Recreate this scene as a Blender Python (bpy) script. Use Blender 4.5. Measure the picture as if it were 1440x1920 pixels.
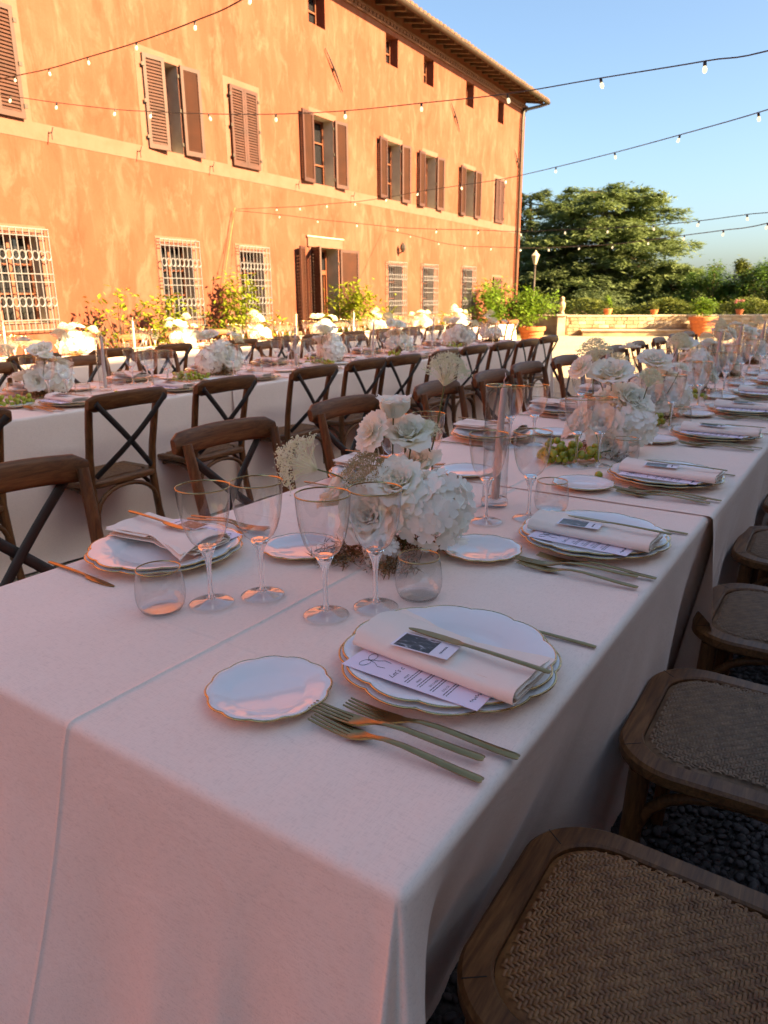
import bpy, bmesh, math, random
from mathutils import Vector, Matrix, Quaternion, noise

PI = math.pi
rad = math.radians
sc = bpy.context.scene
COL = sc.collection
for o in list(bpy.data.objects):
    bpy.data.objects.remove(o)
rnd = random.Random(11)

# ------------------------------------------------------------------ camera
# world: +Y runs along the banquet tables, +X to the open side, villa on -X
cam_d = bpy.data.cameras.new('camera')
cam = bpy.data.objects.new('camera', cam_d)
COL.objects.link(cam)
cam_d.sensor_fit = 'VERTICAL'
cam_d.sensor_height = 36.0
cam_d.sensor_width = 27.0
cam_d.lens = 25.27
cam_d.clip_start = 0.02
cam_d.clip_end = 3000
cam.matrix_world = (Matrix.Translation((0, 0, 1.30)) @ Matrix.Rotation(rad(33.86), 4, 'Z')
                    @ Matrix.Rotation(rad(90 - 16.68), 4, 'X') @ Matrix.Rotation(rad(-0.394), 4, 'Z'))
cam_d.dof.use_dof = True
cam_d.dof.focus_distance = 1.25
cam_d.dof.aperture_fstop = 9.5
sc.camera = cam

# ------------------------------------------------------------------ sky, sun, exposure
SUN_AZ, SUN_EL = rad(82), rad(29)          # azimuth clockwise from +Y
world = bpy.data.worlds.new('World')
sc.world = world
world.use_nodes = True
wn = world.node_tree.nodes
wn.clear()
sky = wn.new('ShaderNodeTexSky')
sky.sky_type = 'NISHITA'
sky.sun_disc = False
sky.sun_elevation = SUN_EL
sky.sun_rotation = SUN_AZ
sky.altitude = 1050
sky.air_density = 1.0
sky.dust_density = 6.0
sky.ozone_density = 7.0
bg = wn.new('ShaderNodeBackground')
bg.inputs['Strength'].default_value = 0.050
wo = wn.new('ShaderNodeOutputWorld')
world.node_tree.links.new(sky.outputs[0], bg.inputs[0])
world.node_tree.links.new(bg.outputs[0], wo.inputs[0])

sun_d = bpy.data.lights.new('sun', 'SUN')
sun_d.energy = 5.0
sun_d.angle = rad(0.6)
sun_d.color = (1.0, 0.77, 0.54)
sun = bpy.data.objects.new('sun', sun_d)
COL.objects.link(sun)
S = Vector((math.cos(SUN_EL) * math.sin(SUN_AZ), math.cos(SUN_EL) * math.cos(SUN_AZ), math.sin(SUN_EL)))
sun.rotation_euler = S.to_track_quat('Z', 'Y').to_euler()
sun.location = S * 60

vs = sc.view_settings
vs.view_transform = 'Standard'
vs.look = 'None'
vs.exposure = 3.0
vs.use_white_balance = True            # camera balanced for open shade
vs.white_balance_temperature = 9000
vs.white_balance_tint = 6
vs.gamma = 1.0
vs.use_curve_mapping = False
cy = sc.cycles
cy.use_denoising = True
cy.max_bounces = 14
cy.diffuse_bounces = 8
cy.glossy_bounces = 4
cy.transmission_bounces = 8
cy.transparent_max_bounces = 24
cy.caustics_reflective = False
cy.caustics_refractive = False
cy.use_adaptive_sampling = True
cy.adaptive_threshold = 0.012
cy.sample_clamp_indirect = 6.0

# ------------------------------------------------------------------ materials
MATS = {}


def new_mat(name):
    m = bpy.data.materials.new(name)
    m.use_nodes = True
    MATS[name] = m
    nt = m.node_tree
    b = nt.nodes['Principled BSDF']
    return m, nt, b


def pset(b, **kw):
    for k, v in kw.items():
        k = k.replace('_', ' ')
        for i in b.inputs:
            if i.name.lower() == k.lower():
                i.default_value = v
                break


def noise_node(nt, scale, detail=4, rough=.55, vec=None, stretch=None, coord='Object', dist=0):
    n = nt.nodes.new('ShaderNodeTexNoise')
    n.inputs['Scale'].default_value = scale
    n.inputs['Detail'].default_value = detail
    n.inputs['Roughness'].default_value = rough
    n.inputs['Distortion'].default_value = dist
    tc = nt.nodes.new('ShaderNodeTexCoord')
    src = tc.outputs[coord]
    if stretch:
        mp = nt.nodes.new('ShaderNodeMapping')
        mp.inputs['Scale'].default_value = stretch
        nt.links.new(src, mp.inputs[0])
        src = mp.outputs[0]
    nt.links.new(src, n.inputs['Vector'])
    return n


def ramp(nt, src, stops):
    r = nt.nodes.new('ShaderNodeValToRGB')
    while len(r.color_ramp.elements) < len(stops):
        r.color_ramp.elements.new(0.5)
    for e, (p, c) in zip(r.color_ramp.elements, stops):
        e.position = p
        e.color = (*c, 1) if len(c) == 3 else c
    nt.links.new(src, r.inputs[0])
    return r


def mixc(nt, fac, a, b, mode='MIX'):
    m = nt.nodes.new('ShaderNodeMix')
    m.data_type = 'RGBA'
    m.blend_type = mode
    for s, v in ((m.inputs[0], fac), (m.inputs[6], a), (m.inputs[7], b)):
        if hasattr(v, 'is_linked') or hasattr(v, 'links'):
            nt.links.new(v, s)
        elif isinstance(v, (int, float)):
            s.default_value = v
        else:
            s.default_value = (*v, 1)
    return m.outputs[2]


def bump(nt, b, src, strength=.3, dist=.002):
    bn = nt.nodes.new('ShaderNodeBump')
    bn.inputs['Strength'].default_value = strength
    bn.inputs['Distance'].default_value = dist
    nt.links.new(src, bn.inputs['Height'])
    nt.links.new(bn.outputs[0], b.inputs['Normal'])
    return bn


def pbr(name, col, rough=.5, metal=0., col2=None, scale=8, detail=4, stretch=None, bmp=0, bscale=60, bdist=.002, stops=(.35, .65), **kw):
    m, nt, b = new_mat(name)
    pset(b, Base_Color=(*col, 1), Roughness=rough, Metallic=metal, **kw)
    if col2:
        n = noise_node(nt, scale, detail, stretch=stretch)
        r = ramp(nt, n.outputs[0], [(stops[0], col), (stops[1], col2)])
        nt.links.new(r.outputs[0], b.inputs['Base Color'])
    if bmp:
        n2 = noise_node(nt, bscale, 5, stretch=stretch)
        bump(nt, b, n2.outputs[0], bmp, bdist)
    return m


# wall plaster: worn orange lime wash with pale rubbed patches
m, nt, b = new_mat('plaster')
big = noise_node(nt, .9, 8, .62, stretch=(1, 1, .55), dist=.35)
mid = noise_node(nt, 4.2, 8, .68, stretch=(1, 1, .40), dist=.7)
fine = noise_node(nt, 34, 6, .7)
stk = noise_node(nt, 3.0, 6, .7, stretch=(1.6, 1.6, .22), dist=.8)
c1 = ramp(nt, big.outputs[0], [(.26, (.142, .036, .021)), (.50, (.150, .046, .028)), (.76, (.156, .064, .043))]).outputs[0]
f2 = ramp(nt, mid.outputs[0], [(.50, (0, 0, 0)), (.70, (1, 1, 1))]).outputs[0]
c2 = mixc(nt, f2, c1, (.160, .078, .055))
f3 = ramp(nt, stk.outputs[0], [(.52, (0, 0, 0)), (.74, (.55, .55, .55))]).outputs[0]
c3 = mixc(nt, f3, c2, (.156, .068, .047))
f4 = ramp(nt, fine.outputs[0], [(.35, (.90, .90, .90)), (.7, (1, 1, 1))]).outputs[0]
c4 = mixc(nt, 1.0, c3, f4, 'MULTIPLY')
dk = noise_node(nt, 1.7, 7, .7, stretch=(1.4, 1.4, .5), dist=.8)
f5 = ramp(nt, dk.outputs[0], [(.30, (.84, .76, .70)), (.47, (1, 1, 1))]).outputs[0]
nt.links.new(mixc(nt, 1.0, c4, f5, 'MULTIPLY'), b.inputs['Base Color'])
pset(b, Roughness=.92, Specular_IOR_Level=.15)
bump(nt, b, mid.outputs[0], .35, .02)
M_PLASTER = m

M_CREAM = pbr('cream_paint', (.154, .062, .042), .9, col2=(.150, .050, .031), scale=5, bmp=.2, bscale=20, bdist=.01, stops=(.42, .72))
M_REVEAL = pbr('reveal_paint', (.40, .36, .29), .9, col2=(.32, .28, .22), scale=4, bmp=.15, bscale=20, bdist=.01)
M_SHUTTER = pbr('shutter_paint', (.050, .0130, .0056), .6, col2=(.034, .009, .004), scale=5)
M_FRAMEBR = pbr('window_frame_paint', (.14, .042, .02), .5)
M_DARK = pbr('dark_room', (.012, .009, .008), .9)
M_PANE = pbr('window_pane', (.012, .012, .014), .06, Specular_IOR_Level=.5)
M_IRON = pbr('wrought_iron', (.05, .038, .03), .6, .4)
M_GRILLE = pbr('grey_grille_paint', (.12, .117, .125), .5)
M_COPPER = pbr('copper_gutter', (.040, .022, .014), .55, .0, col2=(.026, .015, .010), scale=6)
M_RAFTER = pbr('rafter_wood', (.10, .05, .025), .8, col2=(.06, .03, .015), scale=9)
M_TILE = pbr('roof_tile', (.115, .052, .025), .9, col2=(.075, .040, .024), scale=6, bmp=.3)
M_PALEWALL = pbr('pale_plaster', (.66, .57, .42), .92, col2=(.56, .47, .33), scale=1.5)
M_BRICK = pbr('cornice_brick', (.12, .045, .025), .9, col2=(.09, .034, .018), scale=5)
M_STONE = pbr('parapet_stone', (.48, .36, .23), .95, col2=(.26, .17, .10), scale=2.2, detail=8, bmp=.5, bscale=9, bdist=.03, stops=(.35, .68))
M_STONEPALE = pbr('pale_stone', (.52, .44, .33), .9, col2=(.38, .3, .21), scale=4, bmp=.3, bscale=20, bdist=.01)
M_TERRA = pbr('terracotta', (.52, .17, .065), .85, col2=(.42, .13, .05), scale=9, bmp=.2, bscale=30, bdist=.004)
M_SOIL = pbr('soil', (.06, .04, .025), 1)
M_BARK = pbr('bark', (.10, .065, .04), .9, col2=(.05, .035, .025), scale=12, bmp=.5, bscale=20, bdist=.01)


def leafmat(name, c, c2, trans=.25, rough=.55, scale=3.0):
    m, nt, b = new_mat(name)
    n = noise_node(nt, scale, 3)
    r = ramp(nt, n.outputs[0], [(.35, c), (.65, c2)])
    nt.links.new(r.outputs[0], b.inputs['Base Color'])
    pset(b, Roughness=rough, Specular_IOR_Level=.3)
    out = nt.nodes['Material Output']
    t = nt.nodes.new('ShaderNodeBsdfTranslucent')
    nt.links.new(r.outputs[0], t.inputs[0])
    mx = nt.nodes.new('ShaderNodeMixShader')
    mx.inputs[0].default_value = trans
    nt.links.new(b.outputs[0], mx.inputs[1])
    nt.links.new(t.outputs[0], mx.inputs[2])
    nt.links.new(mx.outputs[0], out.inputs[0])
    return m


M_CEDAR = leafmat('cedar_needles', (.10, .15, .058), (.18, .24, .095), .25, .7, .6)
M_CEDARD = leafmat('dark_cedar_needles', (.06, .09, .035), (.11, .15, .06), .2, .7, .6)
M_BROAD = leafmat('broad_leaves', (.045, .10, .018), (.085, .16, .03), .25, .5, 1.2)
M_CITRUS = leafmat('citrus_leaves', (.075, .16, .02), (.15, .24, .032), .35, .4, 6)
M_CITRUSD = leafmat('dark_citrus_leaves', (.055, .13, .02), (.11, .20, .03), .3, .4, 6)
M_AMBER = leafmat('yellowed_leaves', (.13, .19, .02), (.24, .27, .03), .35, .45, 5)
M_HEDGE = leafmat('hedge_leaves', (.07, .10, .02), (.13, .15, .035), .25, .6, 3)
M_RED = pbr('red_petals', (.55, .02, .02), .6)
M_PINKPET = pbr('pink_petals', (.62, .25, .25), .6)

# tablecloth linen
m, nt, b = new_mat('linen')
w1 = noise_node(nt, 900, 2, .5, stretch=(1, .10, .6))
w2 = noise_node(nt, 900, 2, .5, stretch=(.10, 1, .6))
sl = noise_node(nt, 150, 5, .7, stretch=(.12, 1, .4))
lo = noise_node(nt, 3, 5, .6)
lc = ramp(nt, lo.outputs[0], [(.3, (.93, .735, .61)), (.7, (.965, .78, .655))]).outputs[0]
ls = ramp(nt, sl.outputs[0], [(.26, (.93, .91, .90)), (.40, (1, 1, 1))]).outputs[0]
lm = mixc(nt, 1.0, lc, ls, 'MULTIPLY')
add = nt.nodes.new('ShaderNodeMath')
add.operation = 'ADD'
nt.links.new(w1.outputs[0], add.inputs[0])
nt.links.new(w2.outputs[0], add.inputs[1])
lw = ramp(nt, add.outputs[0], [(.72, (.88, .865, .855)), (1.2, (1, 1, 1))]).outputs[0]
nt.links.new(mixc(nt, 1.0, lm, lw, 'MULTIPLY'), b.inputs['Base Color'])
pset(b, Roughness=.9, Specular_IOR_Level=.15, Sheen_Weight=.15, Sheen_Roughness=.5)
bn1 = bump(nt, b, add.outputs[0], .30, .0006)
wr = noise_node(nt, 9, 4, .5, stretch=(1, .5, 1), dist=.6)
bn2 = nt.nodes.new('ShaderNodeBump')
bn2.inputs['Strength'].default_value = .34
bn2.inputs['Distance'].default_value = .012
nt.links.new(wr.outputs[0], bn2.inputs['Height'])
nt.links.new(bn2.outputs[0], bn1.inputs['Normal'])
M_LINEN = m

m, nt, b = new_mat('napkin_linen')
w1 = noise_node(nt, 1100, 3, .6)
nt.links.new(ramp(nt, w1.outputs[0], [(.3, (.82, .71, .60)), (.7, (.90, .79, .68))]).outputs[0], b.inputs['Base Color'])
pset(b, Roughness=.9, Specular_IOR_Level=.1, Sheen_Weight=.2)
bump(nt, b, w1.outputs[0], .3, .0005)
M_NAPKIN = m

M_PORC = pbr('porcelain', (.80, .79, .77), .07, Specular_IOR_Level=.6)
M_GOLD = pbr('gold_rim', (.56, .41, .20), .25, 1.0)
M_CUTLERY = pbr('brushed_gold_steel', (.43, .285, .13), .28, 1.0, col2=(.35, .23, .105), scale=40, stretch=(1, 1, 1))
M_CARD = pbr('lilac_card', (.80, .74, .86), .7)
M_CARDW = pbr('white_card', (.78, .75, .80), .45)
M_INK = pbr('black_ink', (.03, .03, .04), .7)

# printed snapshot: grey-toned blotches
m, nt, b = new_mat('snapshot_print')
n = noise_node(nt, 60, 2, .5, dist=1.5, stretch=(1.6, .6, 1))
nt.links.new(ramp(nt, n.outputs[0], [(.36, (.012, .012, .014)), (.5, (.03, .03, .033)), (.58, (.11, .11, .115)), (.66, (.42, .42, .44))]).outputs[0], b.inputs['Base Color'])
pset(b, Roughness=.3)
M_SNAP = m

# thin clear glass: one skin that reflects by Fresnel and lets the rest straight through
m, nt, b = new_mat('thin_glass')
nt.nodes.remove(b)
out = nt.nodes['Material Output']
tr = nt.nodes.new('ShaderNodeBsdfTransparent')
tr.inputs[0].default_value = (.965, .965, .96, 1)
gl = nt.nodes.new('ShaderNodeBsdfGlossy')
gl.inputs['Roughness'].default_value = .015
fr = nt.nodes.new('ShaderNodeLayerWeight')       # Schlick, the same from both sides of the skin
fr.inputs[0].default_value = .5
pw = nt.nodes.new('ShaderNodeMath')
pw.operation = 'POWER'
pw.inputs[1].default_value = 2.6
mul = nt.nodes.new('ShaderNodeMath')
mul.operation = 'MULTIPLY_ADD'
mul.use_clamp = True
mul.inputs[1].default_value = .80
mul.inputs[2].default_value = .10
nt.links.new(fr.outputs['Facing'], pw.inputs[0])
tc_ = ramp(nt, fr.outputs['Facing'], [(0, (.965, .965, .96)), (.70, (.92, .92, .915)), (.97, (.50, .50, .51))])
nt.links.new(tc_.outputs[0], tr.inputs[0])
nt.links.new(pw.outputs[0], mul.inputs[0])
mx = nt.nodes.new('ShaderNodeMixShader')
nt.links.new(mul.outputs[0], mx.inputs[0])
nt.links.new(tr.outputs[0], mx.inputs[1])
nt.links.new(gl.outputs[0], mx.inputs[2])
nt.links.new(mx.outputs[0], out.inputs[0])
M_THIN = m
m, nt, b = new_mat('solid_glass')
pset(b, Base_Color=(1, 1, 1, 1), Roughness=.0, IOR=1.5, Transmission_Weight=1.0)
M_SOLID = m

M_WAX = pbr('candle_wax', (.80, .66, .58), .5, Subsurface_Weight=.3, Subsurface_Radius=(.01, .006, .004))
M_ROSE = leafmat('ivory_petals', (.95, .91, .78), (.97, .95, .86), .38, .6, 9)
M_HYD = leafmat('white_florets', (.95, .93, .85), (.97, .96, .90), .35, .6, 20)
M_LACE = leafmat('cream_green_umbel', (.80, .79, .52), (.95, .93, .76), .25, .7, 60)
M_LACEB = leafmat('dry_umbel', (.46, .34, .15), (.66, .54, .32), .2, .7, 60)
M_STEM = pbr('green_stem', (.09, .12, .025), .5, col2=(.14, .13, .04), scale=20)
M_MOSS = pbr('dry_moss', (.17, .095, .035), 1, col2=(.32, .19, .08), scale=60)
m, nt, b = new_mat('green_grape')
n = noise_node(nt, 14, 2)
nt.links.new(ramp(nt, n.outputs[0], [(.35, (.30, .34, .03)), (.65, (.46, .42, .05))]).outputs[0], b.inputs['Base Color'])
pset(b, Roughness=.28, Subsurface_Weight=.35, Subsurface_Radius=(.006, .006, .002), Subsurface_Scale=1.0)
M_GRAPE = m

# chair timber and weave
def oak(name, st):
    m, nt, b = new_mat(name)
    g1 = noise_node(nt, 34, 7, .68, stretch=st, dist=1.6)
    g2 = noise_node(nt, 5, 3)
    g3 = noise_node(nt, 160, 3, .6, stretch=st)
    cc = ramp(nt, g1.outputs[0], [(.28, (.085, .030, .010)), (.5, (.195, .076, .025)), (.72, (.31, .138, .050))]).outputs[0]
    cd = ramp(nt, g2.outputs[0], [(.3, (.66, .60, .54)), (.7, (1, 1, 1))]).outputs[0]
    ce = ramp(nt, g3.outputs[0], [(.35, (.72, .68, .64)), (.55, (1, 1, 1))]).outputs[0]
    c_ = mixc(nt, 1.0, cc, cd, 'MULTIPLY')
    nt.links.new(mixc(nt, 1.0, c_, ce, 'MULTIPLY'), b.inputs['Base Color'])
    pset(b, Roughness=.48, Specular_IOR_Level=.35)
    bump(nt, b, g3.outputs[0], .2, .001)
    return m


M_OAK = oak('oak_rail', (.10, 1, 1))
M_OAKZ = oak('oak_post', (1, 1, .10))
M_BLACK = pbr('blackened_bar', (.020, .013, .010), .5)
M_RATTAN = pbr('rattan_strands', (.19, .066, .021), .55, col2=(.37, .155, .052), scale=55, stops=(.3, .7))
M_RATTANG = pbr('grey_rattan_strands', (.155, .080, .042), .6, col2=(.285, .155, .082), scale=55, stops=(.3, .7))
M_CABLE = pbr('black_cable', (.022, .015, .012), .5)
m, nt, b = new_mat('lit_bulb')
pset(b, Base_Color=(.35, .32, .26, 1), Roughness=.1, Emission_Color=(1, .86, .62, 1), Emission_Strength=.2)
M_BULB = m

# ground
m, nt, b = new_mat('court_gravel')
v = nt.nodes.new('ShaderNodeTexVoronoi')
v.inputs['Scale'].default_value = 38
tc = nt.nodes.new('ShaderNodeTexCoord')
nt.links.new(tc.outputs['Object'], v.inputs['Vector'])
n = noise_node(nt, .5, 6, .6)
cA = ramp(nt, n.outputs[0], [(.35, (.42, .36, .27)), (.65, (.50, .43, .32))]).outputs[0]
cB = ramp(nt, v.outputs['Distance'], [(.0, (1, 1, 1)), (.6, (.66, .62, .56))]).outputs[0]
nt.links.new(mixc(nt, 1.0, cA, cB, 'MULTIPLY'), b.inputs['Base Color'])
pset(b, Roughness=.95)
bump(nt, b, v.outputs['Distance'], .6, -.02)
M_COURT = m
M_GRAVEL_SHADE = pbr('painted_shade_gravel', (.05, .043, .04), .95, col2=(.09, .078, .07), scale=50, bmp=.8, bscale=60, bdist=.02)  # same gravel as the court, with the shade put into its colour
M_PEB_SHADE = pbr('painted_shade_pebbles', (.045, .040, .040), .7, col2=(.095, .082, .080), scale=26)  # pebbles coloured darker to stand in for the shade they lie in
M_FIELD = pbr('field_grass', (.10, .12, .04), 1, col2=(.16, .15, .06), scale=.3)

# ------------------------------------------------------------------ mesh helpers
class MB:
    def __init__(s):
        s.v = []
        s.f = []

    def add(s, vs_, fs_):
        k = len(s.v)
        s.v += [tuple(p) for p in vs_]
        s.f += [tuple(i + k for i in f) for f in fs_]
        return s

    def box(s, x0, x1, y0, y1, z0, z1, mtx=None):
        p = [Vector((x, y, z)) for z in (z0, z1) for y in (y0, y1) for x in (x0, x1)]
        if mtx is not None:
            p = [mtx @ q for q in p]
        return s.add(p, [(0, 2, 3, 1), (4, 5, 7, 6), (0, 1, 5, 4), (2, 6, 7, 3), (0, 4, 6, 2), (1, 3, 7, 5)])

    def bar(s, a, b_, w, t, upv=(0, 0, 1)):
        """flat bar from a to b_, w wide across, t thick along upv"""
        a, b_ = Vector(a), Vector(b_)
        d = (b_ - a).normalized()
        u = Vector(upv)
        side = d.cross(u)
        if side.length < 1e-5:
            side = d.cross(Vector((1, 0, 0)))
        side.normalize()
        up_ = side.cross(d).normalized()
        p = []
        for q in (a, b_):
            for i, j in ((-1, -1), (1, -1), (1, 1), (-1, 1)):
                p.append(q + side * (i * w / 2) + up_ * (j * t / 2))
        return s.add(p, [(0, 1, 2, 3), (7, 6, 5, 4), (0, 4, 5, 1), (1, 5, 6, 2), (2, 6, 7, 3), (3, 7, 4, 0)])

    def tube(s, pts, r, seg=8, cap=True, ell=None, upv=None):
        pts = [Vector(p) for p in pts]
        n = len(pts)
        rr = r if isinstance(r, (list, tuple)) else [r] * n
        k = len(s.v)
        t0 = (pts[1] - pts[0]).normalized()
        u = Vector(upv) if upv else (Vector((0, 0, 1)) if abs(t0.z) < .9 else Vector((1, 0, 0)))
        nrm = (u - t0 * u.dot(t0)).normalized()
        for i, p in enumerate(pts):
            t = (pts[min(i + 1, n - 1)] - pts[max(i - 1, 0)]).normalized()
            nrm = nrm - t * nrm.dot(t)
            nrm.normalize()
            bi = t.cross(nrm)
            e = ell or (1, 1)
            for j in range(seg):
                a = 2 * PI * j / seg
                s.v.append(tuple(p + nrm * (math.cos(a) * rr[i] * e[0]) + bi * (math.sin(a) * rr[i] * e[1])))
        for i in range(n - 1):
            for j in range(seg):
                j2 = (j + 1) % seg
                s.f.append((k + i * seg + j, k + i * seg + j2, k + (i + 1) * seg + j2, k + (i + 1) * seg + j))
        if cap:
            s.f.append(tuple(k + j for j in range(seg))[::-1])
            s.f.append(tuple(k + (n - 1) * seg + j for j in range(seg)))
        return s

    def lathe(s, prof, seg=24, c=(0, 0, 0), rmod=None, close=True):
        k = len(s.v)
        for (r, z) in prof:
            for j in range(seg):
                a = 2 * PI * j / seg
                rr = r * (rmod(a, r) if rmod else 1)
                s.v.append((c[0] + rr * math.cos(a), c[1] + rr * math.sin(a), c[2] + z))
        for i in range(len(prof) - 1):
            for j in range(seg):
                j2 = (j + 1) % seg
                s.f.append((k + i * seg + j, k + i * seg + j2, k + (i + 1) * seg + j2, k + (i + 1) * seg + j))
        if close:
            for i in (0, len(prof) - 1):
                if prof[i][0] > 1e-5:
                    t = tuple(k + i * seg + j for j in range(seg))
                    s.f.append(t[::-1] if i == 0 else t)
        return s

    def sheet(s, grid):
        k = len(s.v)
        h, w = len(grid), len(grid[0])
        for row in grid:
            s.v += [tuple(p) for p in row]
        for i in range(h - 1):
            for j in range(w - 1):
                s.f.append((k + i * w + j, k + i * w + j + 1, k + (i + 1) * w + j + 1, k + (i + 1) * w + j))
        return s

    def mesh(s, name, mat, smooth=False, bevel=0, weld=0, segs=2, subd=0):
        me = bpy.data.meshes.new(name)
        me.from_pydata(s.v, [], s.f)
        if bevel or weld or subd:
            bm = bmesh.new()
            bm.from_mesh(me)
            if weld:
                bmesh.ops.remove_doubles(bm, verts=bm.verts, dist=weld)
            if bevel:
                bmesh.ops.bevel(bm, geom=[e for e in bm.edges if e.calc_face_angle(0) > .5], offset=bevel, segments=segs,
                                affect='EDGES', profile=.6, clamp_overlap=True)
            bm.to_mesh(me)
            bm.free()
        me.materials.append(mat)
        if smooth:
            me.shade_smooth()
            if smooth != True:
                try:
                    me.set_sharp_from_angle(angle=rad(smooth))
                except Exception:
                    pass
        me.update()
        return me

    def build(s, name, mat, parent=None, link=True, **kw):
        return mkobj(name, s.mesh(name, mat, **kw), parent, link)


def mkobj(name, me, parent=None, link=True, loc=None, rot=None):
    o = bpy.data.objects.new(name, me)
    if link:
        COL.objects.link(o)
    if parent is not None:
        o.parent = parent
    if loc is not None:
        o.location = loc
    if rot is not None:
        o.rotation_euler = rot
    return o


def tag(o, label=None, cat=None, group=None, kind=None):
    if label:
        o['label'] = label
    if cat:
        o['category'] = cat
    if group:
        o['group'] = group
    if kind:
        o['kind'] = kind
    return o


PK = {}


def dup(root, loc, rz=0, label=None, cat=None, group=None, scale=None, rot=None, name=None, link=True):
    """a copy of a thing and, level by level, of its parts"""
    def cp(src, par):
        c = src.copy()
        if par is not None:
            c.parent = par
        COL.objects.link(c)
        for ch in PK.get(src, ()):
            cp(ch, c)
        return c
    r = cp(root, None)
    r.location = loc
    r.rotation_euler = rot if rot is not None else (0, 0, rz)
    if scale:
        r.scale = (scale,) * 3 if isinstance(scale, (int, float)) else scale
    tag(r, label, cat, group)
    return r


def P(mb, name, mat, parent=None, **kw):
    """prototype piece: not linked to the scene, only copied by dup"""
    kind = kw.pop('kind', None)
    me = mb.mesh(name, mat, **kw) if mb is not None else None
    o = bpy.data.objects.new(name, me)
    if kind:
        o['kind'] = kind
    if parent is not None:
        o.parent = parent
        PK.setdefault(parent, []).append(o)
    return o


def part(mb, name, mat, parent, kind=None, label=None, **kw):
    o = mb.build(name, mat, parent, **kw)
    if kind:
        o['kind'] = kind
    if label:
        o['label'] = label
    return o


def empty(name, loc=(0, 0, 0), rz=0, link=True):
    o = bpy.data.objects.new(name, None)
    o.empty_display_size = .1
    if link:
        COL.objects.link(o)
    o.location = loc
    o.rotation_euler = (0, 0, rz)
    return o


ORD = ['first', 'second', 'third', 'fourth', 'fifth', 'sixth', 'seventh', 'eighth', 'ninth', 'tenth', 'eleventh', 'twelfth',
       'thirteenth', 'fourteenth', 'fifteenth', 'sixteenth', 'seventeenth', 'eighteenth', 'nineteenth', 'twentieth']


def leaf_cloud(mb, pts, size, jit=.4, r=rnd, aspect=.42, updown=.5):
    """one small folded leaf at every point"""
    for p in pts:
        a = r.uniform(0, 2 * PI)
        el = r.uniform(-updown, updown)
        d = Vector((math.cos(a) * math.cos(el), math.sin(a) * math.cos(el), math.sin(el)))
        sd = d.cross(Vector((r.uniform(-.4, .4), r.uniform(-.4, .4), 1))).normalized()
        L = size * r.uniform(1 - jit, 1 + jit)
        w = L * aspect
        n_ = sd.cross(d)
        p = Vector(p)
        mb.add([p, p + d * L * .5 + sd * w * .5 + n_ * L * .06, p + d * L, p + d * L * .5 - sd * w * .5 + n_ * L * .06], [(0, 1, 2), (0, 2, 3)])
# ================================================================== SETTING
def plane(name, x0, x1, y0, y1, z, mat, label=None):
    o = MB().add([(x0, y0, z), (x1, y0, z), (x1, y1, z), (x0, y1, z)], [(0, 1, 2, 3)]).build(name, mat)
    return tag(o, kind='structure', label=label)


# terrain to the horizon, the pale court, shade-painted gravel under the dining chairs
plane('ground', -1500, 1500, -1500, 1500, -.02, M_FIELD)
plane('court', -9.4, 30, -20, 27.2, 0, M_COURT, 'pale sunlit gravel court around the tables')
plane('gravel_painted_shade', -3.1, 1.9, -2.0, 9.8, .004, M_GRAVEL_SHADE, 'court gravel with painted-in shade under the dining chairs')

# real pebbles where the photograph shows them between the chairs
pb = MB()
rp = random.Random(5)


def pebble(x, y, s):
    a = rp.uniform(0, PI)
    sx, sy, sz = s * rp.uniform(.8, 1.3), s * rp.uniform(.6, .95), s * rp.uniform(.38, .6)
    ca, sa = math.cos(a), math.sin(a)
    tx, ty = rp.uniform(-.3, .3), rp.uniform(-.3, .3)
    z = .004 + sz * .6 + rp.uniform(0, .008)
    k = len(pb.v)
    rings = [(-.75, .6), (.0, 1.0), (.7, .68)]
    for zz, r_ in rings:
        for j in range(7):
            t = 2 * PI * j / 7
            ux, uy = math.cos(t) * r_ * sx, math.sin(t) * r_ * sy
            pb.v.append((x + ux * ca - uy * sa, y + ux * sa + uy * ca, z + zz * sz + ux * tx + uy * ty))
    pb.v.append((x, y, z + sz))
    for i in range(2):
        for j in range(7):
            j2 = (j + 1) % 7
            pb.f.append((k + i * 7 + j, k + i * 7 + j2, k + (i + 1) * 7 + j2, k + (i + 1) * 7 + j))
    for j in range(7):
        pb.f.append((k + 14 + j, k + 14 + (j + 1) % 7, k + 21))


def pebbles(x0, x1, y0, y1, sp, s):
    y = y0
    while y < y1:
        x = x0
        while x < x1:
            pebble(x + rp.uniform(-.5, .5) * sp, y + rp.uniform(-.5, .5) * sp, s * rp.uniform(.7, 1.35))
            x += sp
        y += sp


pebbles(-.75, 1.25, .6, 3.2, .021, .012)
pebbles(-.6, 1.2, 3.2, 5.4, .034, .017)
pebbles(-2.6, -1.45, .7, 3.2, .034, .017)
tag(pb.build('gravel', M_PEB_SHADE, smooth=True), 'loose rounded pebbles with painted-in shade under the dining chairs', kind='stuff')

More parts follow.
